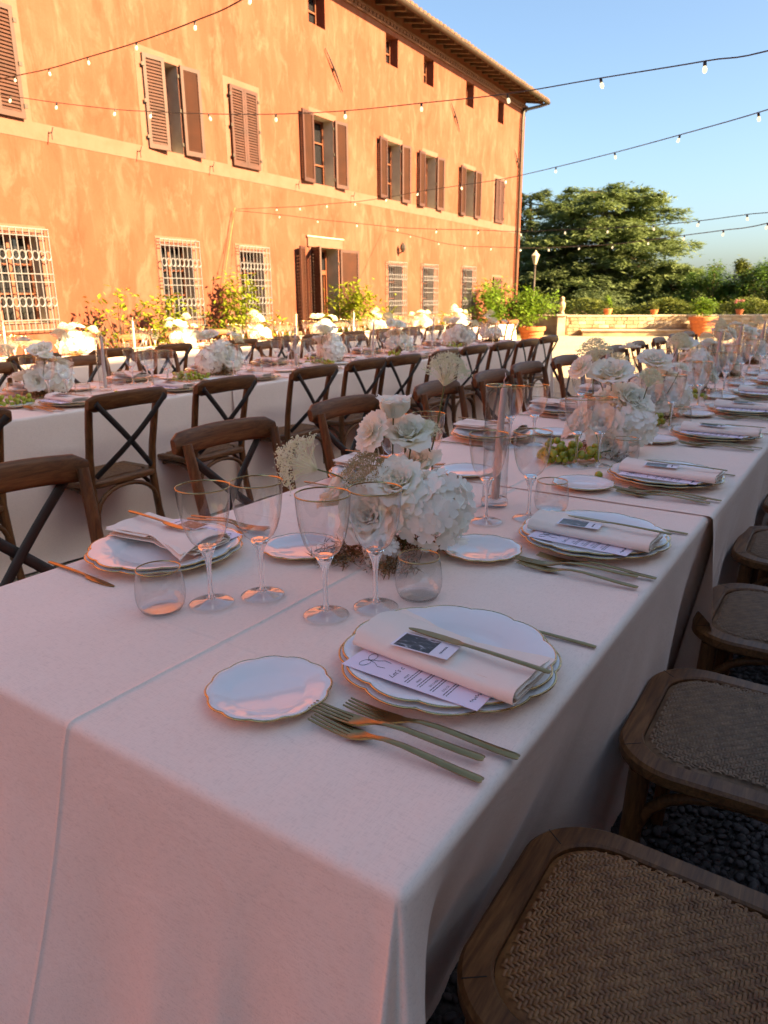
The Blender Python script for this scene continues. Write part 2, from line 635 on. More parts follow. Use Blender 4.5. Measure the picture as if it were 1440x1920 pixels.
# ------------------------------------------------------------------ villa
VK = (-9.64, 21.98, 0)
villa = empty('villa', VK, math.atan2(-0.9981, 0.06157))
tag(villa, 'long orange plastered villa with brown louvred shutters and tiled eaves', 'villa')
VL, VD, VTOP = 42.0, 9.0, 6.86            # length, depth, wall top
F1 = (3.29, 4.42)
open1 = [(16.60, 17.28), (14.08, 14.74), (12.39, 13.05), (10.18, 10.85), (7.60, 8.22), (5.88, 6.48), (3.62, 4.22), (1.54, 2.18), (19.2, 19.86), (21.6, 22.26)]
openU = [(10.35, 10.85), (7.70, 8.20), (6.04, 6.53), (3.77, 4.25), (1.70, 2.13), (12.5, 13.0), (14.2, 14.7), (16.7, 17.2), (19.3, 19.8)]
openG = [(16.62, 17.22, 1.02, 2.04), (14.06, 14.68, .98, 2.05), (12.40, 13.00, 1.0, 2.04), (7.52, 8.18, .90, 1.97), (5.90, 6.52, .88, 1.97),
         (3.56, 4.24, .86, 1.99), (1.50, 2.12, .82, 1.81), (19.2, 19.8, 1.0, 2.04)]
DOOR = (10.12, 10.97, 0.0, 2.19)
holes = [(a, b_, *F1) for a, b_ in open1] + [(a, b_, 5.84, 6.38) for a, b_ in openU] + openG + [DOOR]
xs = sorted({0.0, VL, *[h[0] for h in holes], *[h[1] for h in holes], *[i * 1.0 for i in range(1, 42)]})
zs = sorted({0.0, VTOP, *[h[2] for h in holes], *[h[3] for h in holes]})
w = MB()
ix = {(i, k): None for i in range(len(xs)) for k in range(len(zs))}
w.v = [(x, 0, z) for x in xs for z in zs]
nz = len(zs)
for i in range(len(xs) - 1):
    for k in range(nz - 1):
        cx, cz = (xs[i] + xs[i + 1]) / 2, (zs[k] + zs[k + 1]) / 2
        if any(h[0] < cx < h[1] and h[2] < cz < h[3] for h in holes):
            continue
        w.f.append((i * nz + k, i * nz + k + 1, (i + 1) * nz + k + 1, (i + 1) * nz + k))
# end and back walls
w.add([(0, 0, 0), (0, -VD, 0), (0, -VD, VTOP), (0, 0, VTOP)], [(3, 2, 1, 0)])
w.add([(VL, 0, 0), (VL, -VD, 0), (VL, -VD, VTOP), (VL, 0, VTOP)], [(0, 1, 2, 3)])
w.add([(0, -VD, 0), (VL, -VD, 0), (VL, -VD, VTOP), (0, -VD, VTOP)], [(0, 1, 2, 3)])
wall = part(w, 'wall', M_PLASTER, villa)


def reveal(h, d, mat, name='reveal', par=villa, sill=True):
    a, b_, z0, z1 = h
    r = MB()
    r.add([(a, 0, z0), (a, -d, z0), (a, -d, z1), (a, 0, z1)], [(0, 1, 2, 3)])
    r.add([(b_, 0, z0), (b_, -d, z0), (b_, -d, z1), (b_, 0, z1)], [(3, 2, 1, 0)])
    r.add([(a, 0, z1), (b_, 0, z1), (b_, -d, z1), (a, -d, z1)], [(0, 1, 2, 3)])
    if sill:
        r.add([(a, 0, z0), (b_, 0, z0), (b_, -d, z0), (a, -d, z0)], [(3, 2, 1, 0)])
    return part(r, name, mat, par, weld=.0005)


def frame_rect(a, b_, z0, z1, w_, y0, y1, bottom=True):
    f = MB()
    f.box(a, a + w_, y0, y1, z0, z1)
    f.box(b_ - w_, b_, y0, y1, z0, z1)
    f.box(a + w_, b_ - w_, y0, y1, z1 - w_, z1)
    if bottom:
        f.box(a + w_, b_ - w_, y0, y1, z0, z0 + w_)
    return f


def window(h, d=.22, mullion=True, rails=1, open_leaf=False, mat=M_REVEAL):
    a, b_, z0, z1 = h
    wroot = empty('window')
    wroot.parent = villa
    reveal(h, d, mat, 'reveal', wroot)
    part(frame_rect(a, b_, z0, z1, .035, -d - .02, -d + .02), 'frame', M_FRAMEBR, wroot)
    if mullion:
        part(MB().box((a + b_) / 2 - .022, (a + b_) / 2 + .022, -d - .015, -d + .03, z0 + .035, z1 - .035), 'mullion', M_FRAMEBR, wroot)
    for k in range(rails):
        zz = z0 + (z1 - z0) * (k + 1) / (rails + 1)
        part(MB().box(a + .035, b_ - .035, -d - .012, -d + .012, zz - .012, zz + .012), 'glazing_bar', M_FRAMEBR, wroot)
    part(MB().box(a + .03, b_ - .03, -d - .03, -d - .022, z0 + .03, z1 - .03), 'pane', M_PANE, wroot)
    return wroot


def surround(a, b_, z0, z1, wd=.09, bottom=.06, y=.004, top=None, mat=M_CREAM):
    f = MB()
    top = wd if top is None else top
    f.box(a - wd, a, 0, y, z0 - bottom, z1 + top)
    f.box(b_, b_ + wd, 0, y, z0 - bottom, z1 + top)
    f.box(a, b_, 0, y, z1, z1 + top)
    if bottom:
        f.box(a, b_, 0, y, z0 - bottom, z0)
    return part(f, 'surround', mat, villa)


def leaf(hx, hz, wdt, hgt, ang, flip=1, nsl=26, thick=.03):
    """one louvred shutter leaf hinged at hx; ang 0 = shut across the opening, 180 = flat on the wall"""
    root = MB()
    st = .05
    root.box(0, st, -thick / 2, thick / 2, 0, hgt)
    root.box(wdt - st, wdt, -thick / 2, thick / 2, 0, hgt)
    root.box(st, wdt - st, -thick / 2, thick / 2, hgt - st, hgt)
    root.box(st, wdt - st, -thick / 2, thick / 2, 0, st * 1.3)
    o = part(root, 'shutter', M_SHUTTER, villa)
    sl = MB()
    for k in range(nsl):
        z = st * 1.3 + (hgt - st * 2.4) * (k + .5) / nsl
        hh = (hgt - st * 2.4) / nsl
        sl.add([(st, .013, z - hh * .62), (wdt - st, .013, z - hh * .62), (wdt - st, -.013, z + hh * .45), (st, -.013, z + hh * .45)], [(0, 1, 2, 3)])
        sl.add([(st, .017, z - hh * .55), (wdt - st, .017, z - hh * .55), (wdt - st, .013, z - hh * .62), (st, .013, z - hh * .62)], [(0, 1, 2, 3)])
        sl.add([(st, .017, z - hh * .55), (wdt - st, .017, z - hh * .55), (wdt - st, -.009, z + hh * .52), (st, -.009, z + hh * .52)], [(3, 2, 1, 0)])
    s_ = part(sl, 'slats', M_SHUTTER, o, kind='stuff')
    hg = MB()
    for zz in (.12, .5, .88):
        hg.box(-.03, .012, thick / 2, thick / 2 + .014, hgt * zz - .022, hgt * zz + .022)
    part(hg, 'hinges', M_IRON, o, kind='stuff')
    o.location = (hx, .022 + thick / 2 if ang > 170 or ang < 5 else .02, hz)
    if flip > 0:
        o.rotation_euler = (0, 0, rad(ang))
    else:
        o.scale = (-1, 1, 1)
        o.rotation_euler = (0, 0, -rad(ang))
    return o


H1 = F1[1] - F1[0]
for k, (a, b_) in enumerate(open1):
    wd = (b_ - a) / 2
    surround(a, b_, *F1, wd=.10, bottom=0, y=.004)
    if k in (0, 2, 7, 9):                       # shut
        reveal((a, b_, *F1), .2, M_REVEAL)
        part(MB().box(a, b_, -.26, -.2, *F1), 'dark_room', M_DARK, villa)
        leaf(a + .004, F1[0], wd - .006, H1, 0.01, 1)
        leaf(b_ - .004, F1[0], wd - .006, H1, 0.01, -1)
    else:
        window((a, b_, *F1), .24, True, 2)
        # villa-far leaf (small s) lies open on the wall
        leaf(a - .012, F1[0] - .01, wd + .02, H1 + .02, 180 - 7, 1)
        if k == 1:                               # near leaf half shut over its half of the opening
            leaf(b_ - .004, F1[0] - .01, wd + .01, H1 + .02, 9, -1)
        else:
            leaf(b_ + .012, F1[0] - .01, wd + .05, H1 + .02, 180 - 6, -1)
for a, b_ in openU:
    window((a, b_, 5.84, 6.38), .2, False, 1, mat=M_PLASTER)


def grille(a, b_, z0, z1, rings=True, y=.075):
    a, b_, z0, z1 = a - .08, b_ + .08, z0 - .08, z1 + .06
    g = MB()
    n = 9
    t = .005
    for k in range(n + 1):
        x = a + (b_ - a) * k / n
        g.box(x - t, x + t, y - t, y + t, z0, z1)
    hz = [0.0, .10, .48, .56, .93, 1.0]
    for k, q in enumerate(hz):
        z = z0 + (z1 - z0) * q
        g.box(a - t, b_ + t, y + t, y + t * 2.4, z - t, z + t)
        g.box(a - t, a + t, .006, y - t, z - t, z + t)
        g.box(b_ - t, b_ + t, .006, y - t, z - t, z + t)
    if rings:
        rr = (b_ - a) / n / 2
        for q in (.28, .74):
            zc = z0 + (z1 - z0) * q
            for k in range(n):
                xc = a + (b_ - a) * (k + .5) / n
                pts = [(xc + rr * math.cos(u) * .96, y + t * 1.6, zc + rr * 1.25 * math.sin(u)) for u in [2 * PI * j / 14 for j in range(15)]]
                g.tube(pts, .0075, 5, cap=False)
    return part(g, 'grille', M_GRILLE, villa, kind='stuff')


for k, h in enumerate(openG):
    wd = .10 if k < 3 else .07
    surround(h[0], h[1], h[2], h[3], wd=wd, bottom=.10, y=.006)
    if k == 6:
        reveal(h, .1, M_REVEAL)
        part(MB().box(h[0], h[1], -.14, -.1, h[2], h[3]), 'dark_room', M_DARK, villa)
        leaf(h[0] + .004, h[2], (h[1] - h[0]) / 2 - .005, h[3] - h[2], .01, 1, 20)
        leaf(h[1] - .004, h[2], (h[1] - h[0]) / 2 - .005, h[3] - h[2], .01, -1, 20)
        continue
    window(h, .2, True, 2)
    grille(*h, rings=(k < 6))
# doorway: stone lintel, transom, dark hall, one folded and one open pair of louvred leaves
droot = empty('door')
droot.parent = villa
reveal(DOOR, .3, M_REVEAL, 'reveal', droot, sill=False)
a, b_, z0, z1 = DOOR
part(frame_rect(a, b_, z0, z1, .045, -.32, -.26, False), 'frame', M_FRAMEBR, droot)
part(MB().box(a + .045, b_ - .045, -.315, -.265, 1.72, 1.80), 'transom_rail', M_FRAMEBR, droot)
part(MB().box(a + .045, b_ - .045, -.30, -.292, 1.80, z1 - .045), 'transom_pane', M_PANE, droot)
part(MB().box(a, b_, -1.0, -.95, z0, z1), 'dark_room', M_DARK, droot)
dl = MB()
dl.box(0, .40, -.02, .02, 0, 1.70)
do = part(dl, 'door_leaf', M_FRAMEBR, droot)
do.location = (a + .05, -.30, .01)
do.rotation_euler = (0, 0, rad(-82))
part(MB().box(a - .14, b_ + .16, 0, .03, z1 + .0, z1 + .17), 'lintel', M_CREAM, droot, bevel=.005)
part(MB().box(a - .17, b_ + .19, .0, .045, z1 + .172, z1 + .19), 'lintel_ledge', M_STONEPALE, droot)
part(MB().box(a - .1, a, 0, .012, 0, z1), 'jamb', M_CREAM, droot)
part(MB().box(b_, b_ + .1, 0, .012, 0, z1), 'jamb', M_CREAM, droot)
leaf(a - .03, .03, .56, 2.15, 180 - 8, 1, 34)
leaf(b_ + .03, .03, .34, 2.15, 180 - 62, -1, 34)
leaf(b_ + .26, .03, .30, 2.15, 180 - 20, -1, 34)
# string course, brick cornice, eaves
part(MB().box(0, VL, 0, .005, 3.10, 3.29), 'string_course', M_CREAM, villa)
cb = MB()
s = 0.02
while s < VL:
    cb.box(s, s + .10, 0, .05, 6.52, 6.57)
    s += .135
part(cb, 'cornice_bricks', M_BRICK, villa, kind='stuff')
part(MB().box(-.04, VL, 0, .035, 6.472, 6.518), 'cornice_ledge', M_BRICK, villa)
part(MB().box(-.05, VL, 0, .06, 6.572, 6.62), 'cornice_ledge', M_BRICK, villa)
rf = MB()
s = -.18
while s < VL:
    rf.bar((s, -.1, 6.80), (s, .46, 6.70), .07, .075)
    s += .38
part(rf, 'rafters', M_RAFTER, villa, kind='stuff')
OV, SL = .50, .30
roof = part(MB().add([(-.35, OV, 6.745), (VL, OV, 6.745), (VL, -VD / 2, 6.745 + (OV + VD / 2) * SL), (-.35, -VD / 2, 6.745 + (OV + VD / 2) * SL),
                      (-.35, OV, 6.775), (VL, OV, 6.775), (VL, -VD / 2, 6.80 + (OV + VD / 2) * SL), (-.35, -VD / 2, 6.80 + (OV + VD / 2) * SL),
                      (-.35, -VD - OV, 6.745), (VL, -VD - OV, 6.745), (-.35, -VD - OV, 6.775), (VL, -VD - OV, 6.775)],
                     [(3, 2, 1, 0), (4, 5, 6, 7), (0, 1, 5, 4), (0, 4, 7, 3), (2, 3, 8, 9), (7, 6, 11, 10), (8, 10, 11, 9)]), 'roof', M_RAFTER, villa)
tl = MB()
rt = random.Random(3)
s = -.40
while s < VL:
    for r_ in range(3):
        yb = OV + .06 - r_ * .34
        zb = 6.775 + (OV - yb) * SL + .015 + r_ * .0
        jx, jz = rt.uniform(-.012, .012), rt.uniform(-.004, .01)
        pts0, pts1 = [], []
        for j in range(6):
            t = PI * j / 5
            pts0.append((s + jx + .085 * math.cos(t), yb, zb + jz + .062 * math.sin(t)))
            pts1.append((s + jx + .068 * math.cos(t), yb - .40, zb + jz + .40 * SL + .050 * math.sin(t) + .012))
        tl.sheet([pts0, pts1])
        tl.add([pts0[j] for j in range(6)], [tuple(range(6))])
    s += .185
part(tl, 'tiles', M_TILE, roof, kind='stuff')
gt = MB()
gp = []
for j in range(9):
    t = PI + PI * j / 8
    gp.append((.062 * math.cos(t), .062 * math.sin(t)))
gt.sheet([[(-.42, OV + .05 + c, 6.735 + z) for c, z in gp], [(VL, OV + .05 + c, 6.735 + z) for c, z in gp]])
gt.sheet([[(VL, OV + .05 + c * .93, 6.735 + z * .93) for c, z in gp], [(-.42, OV + .05 + c * .93, 6.735 + z * .93) for c, z in gp]])
part(gt, 'gutter', M_COPPER, villa, smooth=True)
part(MB().tube([(-.34, OV + .03, 6.69), (-.20, .35, 6.62), (.10, .12, 6.52), (.34, .075, 6.44), (.40, .07, 6.2), (.40, .07, 0.05)], .042, 8), 'downpipe', M_COPPER, villa, smooth=True)
for zz in (5.9, 3.7, 1.6):
    part(MB().lathe([(.05, -.012), (.05, .012)], 10, (.40, .07, zz)), 'pipe_clip', M_IRON, villa)
# iron tie bars across the plaster
for (sa, za, sb_, zb) in ((10.41, 5.55, 9.87, 4.96), (5.15, 5.71, 4.63, 5.17), (.85, 5.35, .25, 4.75)):
    ti = MB()
    mx_, mz_ = (sa + sb_) / 2, (za + zb) / 2
    ti.tube([(sa, .03, za), (mx_, .05, mz_), (sb_, .03, zb)], [.006, .02, .006], 6)
    ti.lathe([(.028, 0), (.03, .02), (.018, .05)], 8, (mx_, .03, mz_))
    part(ti, 'tie_bar', M_IRON, villa)
# shutter stays
for sx in (16.30, 14.95, 13.55, 11.4, 9.6):
    k = MB()
    k.tube([(sx, 0, 3.20), (sx, .07, 3.20), (sx - .01, .085, 3.26)], .007, 5)
    k.tube([(sx, .06, 3.21), (sx + .02, .09, 3.12)], .007, 5)
    part(k, 'shutter_stay', M_IRON, villa)


def vpt(s, out, z):
    return Vector((VK[0] + s * .06157 + out * .9981, VK[1] - s * .9981 + out * .06157, z))


# wall lantern
wl = empty('wall_lantern', vpt(7.69, .0, 2.2), villa.rotation_euler[2])
tag(wl, 'small black iron wall lantern on the orange plaster above a barred window', 'lantern')
part(MB().tube([(0, 0, .02), (0, .06, .03), (0, .12, .10), (0, .12, .20)], .012, 6), 'bracket', M_IRON, wl)
part(MB().lathe([(.03, -.02), (.065, .06), (.06, .12), (.02, .17), (.0, .19)], 6, (0, .12, .06)), 'cage', M_IRON, wl)
part(MB().lathe([(.02, -.01), (.045, .05), (.04, .09)], 6, (0, .12, .08)), 'lamp_glass', M_PANE, wl)

# ------------------------------------------------------------------ the wing across the court (unseen; added to shade the tables and cut skylight)
blocker = empty('shade_blocker', (5.5, 5, 0))
tag(blocker, 'unseen added wing across the court whose shade covers the front tables', 'light blocker')
part(MB().box(0, 9, -26, 8.0, 0, 7.0), 'wall', M_RAFTER, blocker)  # kept dark so little light bounces back onto the tables
part(MB().add([(-.35, -26.4, 7.0), (9.4, -26.4, 7.0), (9.4, 8.4, 7.0), (-.35, 8.4, 7.0), (4.5, -26.4, 8.4), (4.5, 8.4, 8.4)],
              [(0, 3, 5, 4), (1, 4, 5, 2), (0, 4, 1), (2, 5, 3), (0, 1, 2, 3)]), 'roof', M_TILE, blocker)

# ------------------------------------------------------------------ parapet, steps, statue
PA, PB_ = Vector((-8.80, 24.21, 0)), Vector((-2.4, 27.38, 0))
pd = (PB_ - PA).normalized()
pl = (PB_ - PA).length
par = empty('parapet', PA, math.atan2(pd.y, pd.x))
tag(par, 'low stone parapet wall with flower pots closing the sunlit court', 'wall')
part(MB().box(0, pl, 0, .35, 0, .60), 'wall', M_STONE, par, bevel=.01)
rb_ = random.Random(8)
x = 0
while x < pl - .2:
    L = rb_.uniform(.55, .95)
    part(MB().box(x + .004, min(x + L, pl) - .004, -.035, .385, .60, .655 + rb_.uniform(0, .008)), 'coping_stone', M_STONEPALE, par, bevel=.008)
    x += L
part(MB().box(.5, pl - 1.0, -.42, -.005, 0, .16), 'plinth', M_STONE, par, bevel=.01)
part(MB().box(.45, pl - .95, -.46, .0, .16, .205), 'bench_slab', M_STONEPALE, par, bevel=.008)
# individual stones set in the parapet face
for row in range(5):
    x = rb_.uniform(0, .2)
    z0 = .02 + row * .115
    while x < pl - .1:
        L = rb_.uniform(.16, .42)
        if z0 > .2 or x < .4 or x > pl - 1.1:
            st = MB().box(x + .008, min(x + L, pl) - .008, -.022 - rb_.uniform(0, .012), .0, z0, z0 + .104)
            part(st, 'stone', M_STONE if rb_.random() < .75 else M_STONEPALE, par, bevel=.006, segs=1)
        x += L
gp_ = empty('gate_pier', PA + Vector((-.14, -.12, 0)), par.rotation_euler[2])
tag(gp_, 'slim pale stone pier at the end of the parapet under the statue', 'pier')
part(MB().box(-.13, .13, -.13, .13, 0, .64), 'shaft', M_STONEPALE, gp_, bevel=.01)
part(MB().box(-.17, .17, -.17, .17, .642, .69), 'cap', M_STONEPALE, gp_, bevel=.012)
stt = MB()
stt.lathe([(.09, 0), (.10, .03), (.07, .07), (.05, .10), (.085, .16), (.12, .24), (.125, .32), (.10, .38), (.05, .42), (.06, .45), (.072, .49), (.06, .54), (.02, .57)], 14,
          rmod=lambda a, r: 1 + .12 * math.sin(2 * a + r * 30))
so = stt.build('statue', M_STONE, smooth=True)
so.location = PA + Vector((-.14, -.12, .69))
tag(so, 'small weathered stone figure standing on the pale pier', 'statue')
par2 = empty('garden_wall', PA + Vector((-.3, .25, 0)), rad(172))
tag(par2, 'dark shaded garden wall between the villa corner and the pale pier', 'wall')
part(MB().box(0, 3.4, -.3, 0, 0, .60), 'wall', M_STONE, par2, bevel=.01)
part(MB().box(-.02, 3.4, -.34, .04, .60, .65), 'coping', M_STONE, par2, bevel=.008)

# ------------------------------------------------------------------ trees
def cedar(name, label, loc, H, Rr, seed, mat, n_br=70, tuft=.20, dens=1.0, flat=.12, trunk_r=.45, cat='tree', lo=.12, shape=None):
    r = random.Random(seed)
    t = empty(name, loc, r.uniform(0, 6))
    tag(t, label, cat)
    tr_ = MB()
    tr_.tube([(0, 0, -.5), (.05, 0, H * .3), (-.05, .1, H * .6), (.1, 0, H * .93)], [trunk_r, trunk_r * .75, trunk_r * .5, trunk_r * .15], 9)
    lv = MB()
    lm_ = MB()
    for i in range(n_br):
        q = (i + .5) / n_br
        z = H * (lo + (.97 - lo) * q)
        reach = Rr * (shape(q) if shape else (1 - .62 * q ** 2.2)) * r.uniform(.62, 1.08)
        a = i * 2.399 + r.uniform(-.4, .4)
        d = Vector((math.cos(a), math.sin(a), 0))
        rise = r.uniform(-.02, .10) - .06 * (1 - q)
        pts = [Vector((0, 0, z)) + d * reach * u + Vector((0, 0, reach * (rise * u * 2 - .10 * u * u))) for u in (0, .35, .7, 1)]
        lm_.tube(pts, [.09 * (1 - q * .6), .06, .035, .012], 5)
        n_t = int(dens * (30 + 60 * reach / Rr))
        for k in range(n_t):
            u = r.uniform(.18, 1.0) ** .75
            j = min(int(u * 3), 2)
            fr_ = u * 3 - j
            c = pts[j].lerp(pts[j + 1], fr_)
            wdt = reach * .30 * (1.15 - .55 * u)
            sd = Vector((-d.y, d.x, 0))
            off = r.gauss(0, .55)
            c = c + sd * off * wdt + Vector((0, 0, r.gauss(0, flat) * .7 - abs(off) * .10))
            nn = 5
            for m_ in range(nn):
                aa = a + r.uniform(-1.3, 1.3)
                e = r.uniform(-.45, .35)
                dd = Vector((math.cos(aa) * math.cos(e), math.sin(aa) * math.cos(e), math.sin(e)))
                L = tuft * r.uniform(.7, 1.7)
                s2 = dd.cross(Vector((r.uniform(-.3, .3), r.uniform(-.3, .3), 1))).normalized() * L * .20
                p0 = c + Vector((r.gauss(0, .10), r.gauss(0, .10), r.gauss(0, .04)))
                lv.add([p0 - s2, p0 + dd * L, p0 + s2], [(0, 1, 2)])
    part(tr_, 'trunk', M_BARK, t, smooth=True)
    part(lm_, 'limbs', M_BARK, t, kind='stuff')
    part(lv, 'crown', mat, t, kind='stuff')
    return t


def cshape(q):
    return .98 if q < .35 else (1.02 - .42 * ((q - .35) / .65) ** 1.6)


cedar('cedar_tree', 'broad flat-topped cedar with layered boughs beyond the parapet', (-15.1, 47.3, -.3), 7.9, 6.1, 4, M_CEDAR, 135, .26, 1.8, .16, .42, lo=.16, shape=cshape)
cedar('cedar_tree', 'dark dense conifer half hidden behind the villa corner', (-22.0, 52.0, -.3), 8.8, 4.2, 9, M_CEDARD, 60, .26, 1.2, .2)
cedar('cedar_tree', 'low dark spreading conifer at the foot of the broad cedar', (-16.5, 44.0, -.4), 3.6, 5.2, 14, M_CEDARD, 60, .24, 1.5, .2, .3, lo=.1)
cedar('cedar_tree', 'smaller drooping conifer beside the broad cedar', (-10.6, 46.5, -.3), 3.4, 3.0, 21, M_CEDAR, 55, .22, 1.3, .16, .25, lo=.1)


def bush_tree(name, label, loc, H, Rx, seed, mat, n=2600, size=.16, cat='tree', low=.15, clumps=22, tr=.12, point=0):
    r = random.Random(seed)
    t = empty(name, loc)
    tag(t, label, cat)
    tk = MB().tube([(0, 0, -.3), (.02, .02, H * .4), (0, 0, H * .85)], [tr, tr * .7, tr * .2], 7)
    lm_ = MB()
    lv = MB()
    pts = []
    for c in range(clumps):
        q = r.uniform(low, 1)
        a = r.uniform(0, 2 * PI)
        prof = math.sin(PI * min(.98, .12 + q * .86)) ** .7 if not point else (1 - q) ** .8 + .12
        rr = Rx * prof * r.uniform(.25, .95)
        cc = Vector((rr * math.cos(a), rr * math.sin(a), H * q * .95))
        lm_.tube([(0, 0, H * max(.05, q * .6)), cc * .6 + Vector((0, 0, H * q * .35)), cc], [tr * .4, tr * .25, .01], 4)
        cs = Rx * r.uniform(.20, .38) * (.7 if point else 1)
        for k in range(n // clumps):
            v_ = Vector((r.gauss(0, 1), r.gauss(0, 1), r.gauss(0, .85)))
            v_ = v_.normalized() * cs * r.uniform(.35, 1.05)
            pts.append(cc + v_)
    leaf_cloud(lv, pts, size, r=r)
    part(tk, 'trunk', M_BARK, t, smooth=True)
    part(lm_, 'limbs', M_BARK, t, kind='stuff')
    part(lv, 'crown', mat, t, kind='stuff')
    return t


bush_tree('broadleaf_tree', 'rounded bright green tree right of the cedars', (-7.9, 44.0, -.3), 2.9, 2.4, 31, M_BROAD, 8200, .19, clumps=44)
bush_tree('broadleaf_tree', 'tall slim feathery tree at the edge of the garden', (-6.3, 43.0, -.3), 3.3, 1.6, 32, M_HEDGE, 6200, .19, clumps=44, point=1)
bush_tree('broadleaf_tree', 'dark tree with pointed crown farthest along the parapet', (-4.9, 42.0, -.3), 3.0, 2.0, 33, M_BROAD, 6200, .19, clumps=44)
bush_tree('broadleaf_tree', 'full dark green tree behind the stone pier', (-11.8, 36.0, -.4), 1.7, 2.2, 34, M_CEDARD, 3800, .2, clumps=26)
bush_tree('broadleaf_tree', 'loose green tree closing the view past the parapet end', (-3.2, 40.0, -.3), 2.7, 2.2, 35, M_HEDGE, 6200, .19, clumps=40)
bush_tree('broadleaf_tree', 'pale open tree peeping over the smaller conifer', (-9.0, 50.0, -.3), 3.6, 1.6, 36, M_HEDGE, 2600, .17, clumps=24, point=1)
# a clipped hedge mass behind the parapet
hm = MB()
hp = []
rh = random.Random(77)
for k in range(17000):
    u = rh.uniform(-13, 3)
    v_ = rh.uniform(0, 1.3)
    hp.append(Vector((-7 + u + 2, 30.5 + v_ + u * .42, 0.95 * (1 - rh.random() ** 2.2) * (1 + .22 * math.sin(u * 2.3)))))
leaf_cloud(hm, hp, .15, r=rh)
tag(hm.build('hedge', M_HEDGE), 'uneven green hedge running behind the parapet', 'hedge')
# trees outside the picture whose shade crosses the parapet
bush_tree('broadleaf_tree', 'spreading tree past the court that shades the parapet', (3.5, 27.6, 0), 5.0, 2.2, 40, M_BROAD, 5000, .26, clumps=40)

# lamp post near the corner
lp = empty('lamp_post', (-11.30, 27.3, 0))
tag(lp, 'pale garden lamp post with a six-sided lantern by the villa corner', 'lamp post')
part(MB().tube([(0, 0, 0), (0, 0, .4), (0, 0, 2.42)], [.06, .045, .035], 10), 'post', M_IRON, lp, smooth=True)
part(MB().lathe([(.06, 0), (.15, .28), (.155, .30)], 6, (0, 0, 2.44)), 'lantern', M_STONEPALE, lp)
part(MB().lathe([(.17, 0), (.17, .02), (.05, .14), (.02, .2), (0, .22)], 6, (0, 0, 2.741)), 'lantern_cap', M_STONEPALE, lp)

# ------------------------------------------------------------------ potted plants
def pot_profile(r, h):
    return [(r * .62, 0), (r * .66, .01), (r * .90, h * .78), (r * .92, h * .79), (r * 1.0, h * .80), (r * 1.02, h * .98), (r * .99, h), (r * .88, h), (r * .86, h * .9), (0, h * .88)]


def potted(name, label, loc, pr, ph, seed, mat, H, W, n, size, flowers=None, trunk=True, clumps=10, spread=.5):
    r = random.Random(seed)
    t = empty(name, loc)
    tag(t, label, 'potted plant', 'pots along the villa and parapet')
    pt = part(MB().lathe(pot_profile(pr, ph), 24), 'pot', M_TERRA, t, smooth=35)
    for zz in (.45, .62):
        part(MB().lathe([(pr * (.66 + .26 * zz / .79) - .004, -.012), (pr * (.66 + .26 * zz / .79) + .012, 0), (pr * (.66 + .26 * zz / .79) - .0, .012)], 24, (0, 0, ph * zz)), 'band', M_TERRA, pt, smooth=True)
    part(MB().lathe([(pr * .86, 0), (0, .02)], 16, (0, 0, ph * .9)), 'soil', M_SOIL, t)
    st = MB()
    lv = MB()
    pts = []
    for c in range(clumps):
        a = r.uniform(0, 2 * PI)
        q = r.uniform(.25, 1)
        prof = math.sin(PI * min(.95, .2 + q * .7))
        rr = W * prof * r.uniform(.2, 1)
        cc = Vector((rr * math.cos(a), rr * math.sin(a), ph + H * q))
        mid_ = Vector((cc.x * .35, cc.y * .35, ph + H * q * .5))
        st.tube([(r.uniform(-.02, .02), r.uniform(-.02, .02), ph * .85), mid_, cc, cc + (cc - mid_) * .25], [.016 if trunk else .006, .009 if trunk else .004, .004, .002], 5)
        for k in range(n // clumps):
            u = r.random() ** .6
            base = mid_.lerp(cc + (cc - mid_) * .25, u)
            pts.append(base + Vector((r.gauss(0, 1), r.gauss(0, 1), r.gauss(0, .8))) * W * spread * .28)
    leaf_cloud(lv, pts, size, r=r, aspect=.45, updown=.8)
    part(st, 'branches', M_BARK if trunk else M_STEM, t, kind='stuff')
    part(lv, 'foliage', mat, t, kind='stuff')
    if flowers:
        for k in range(flowers[1]):
            a = r.uniform(0, 2 * PI)
            c = Vector((W * .8 * r.uniform(.1, 1) * math.cos(a), W * .8 * r.uniform(.1, 1) * math.sin(a), ph + H * r.uniform(.7, 1.08)))
            fm = MB()
            leaf_cloud(fm, [c + Vector((r.gauss(0, .018), r.gauss(0, .018), r.gauss(0, .014))) for _ in range(26)], .04, r=r, aspect=.8, updown=1.2)
            part(fm, 'blossom', flowers[0], t)
    return t


potted('citrus_pot', 'sparse potted citrus with bare twigs beside the first barred window', vpt(15.95, .45, 0), .26, .42, 1, M_AMBER, .95, .62, 230, .10, clumps=16, spread=.4)
potted('citrus_pot', 'leafy potted citrus in front of a barred window', vpt(15.05, .45, 0), .26, .42, 2, M_AMBER, .85, .46, 420, .10, clumps=13)
potted('citrus_pot', 'bushy green potted citrus with a leaning dark trunk before the third window', vpt(13.55, .45, 0), .28, .45, 3, M_AMBER, 1.12, .62, 1050, .10, clumps=22)
potted('citrus_pot', 'low dark green pot plant next to the open door shutter', vpt(12.3, .4, 0), .2, .32, 4, M_CITRUSD, .55, .26, 330, .08, trunk=False)
potted('citrus_pot', 'wide yellow-green potted citrus in front of the doorway', vpt(10.5, .6, 0), .30, .45, 5, M_AMBER, 1.0, .80, 1500, .115, clumps=24)
potted('geranium_pot', 'potted red geranium under a barred window', vpt(7.6, .45, 0), .2, .3, 6, M_CITRUS, .42, .26, 240, .08, (M_RED, 7), trunk=False)
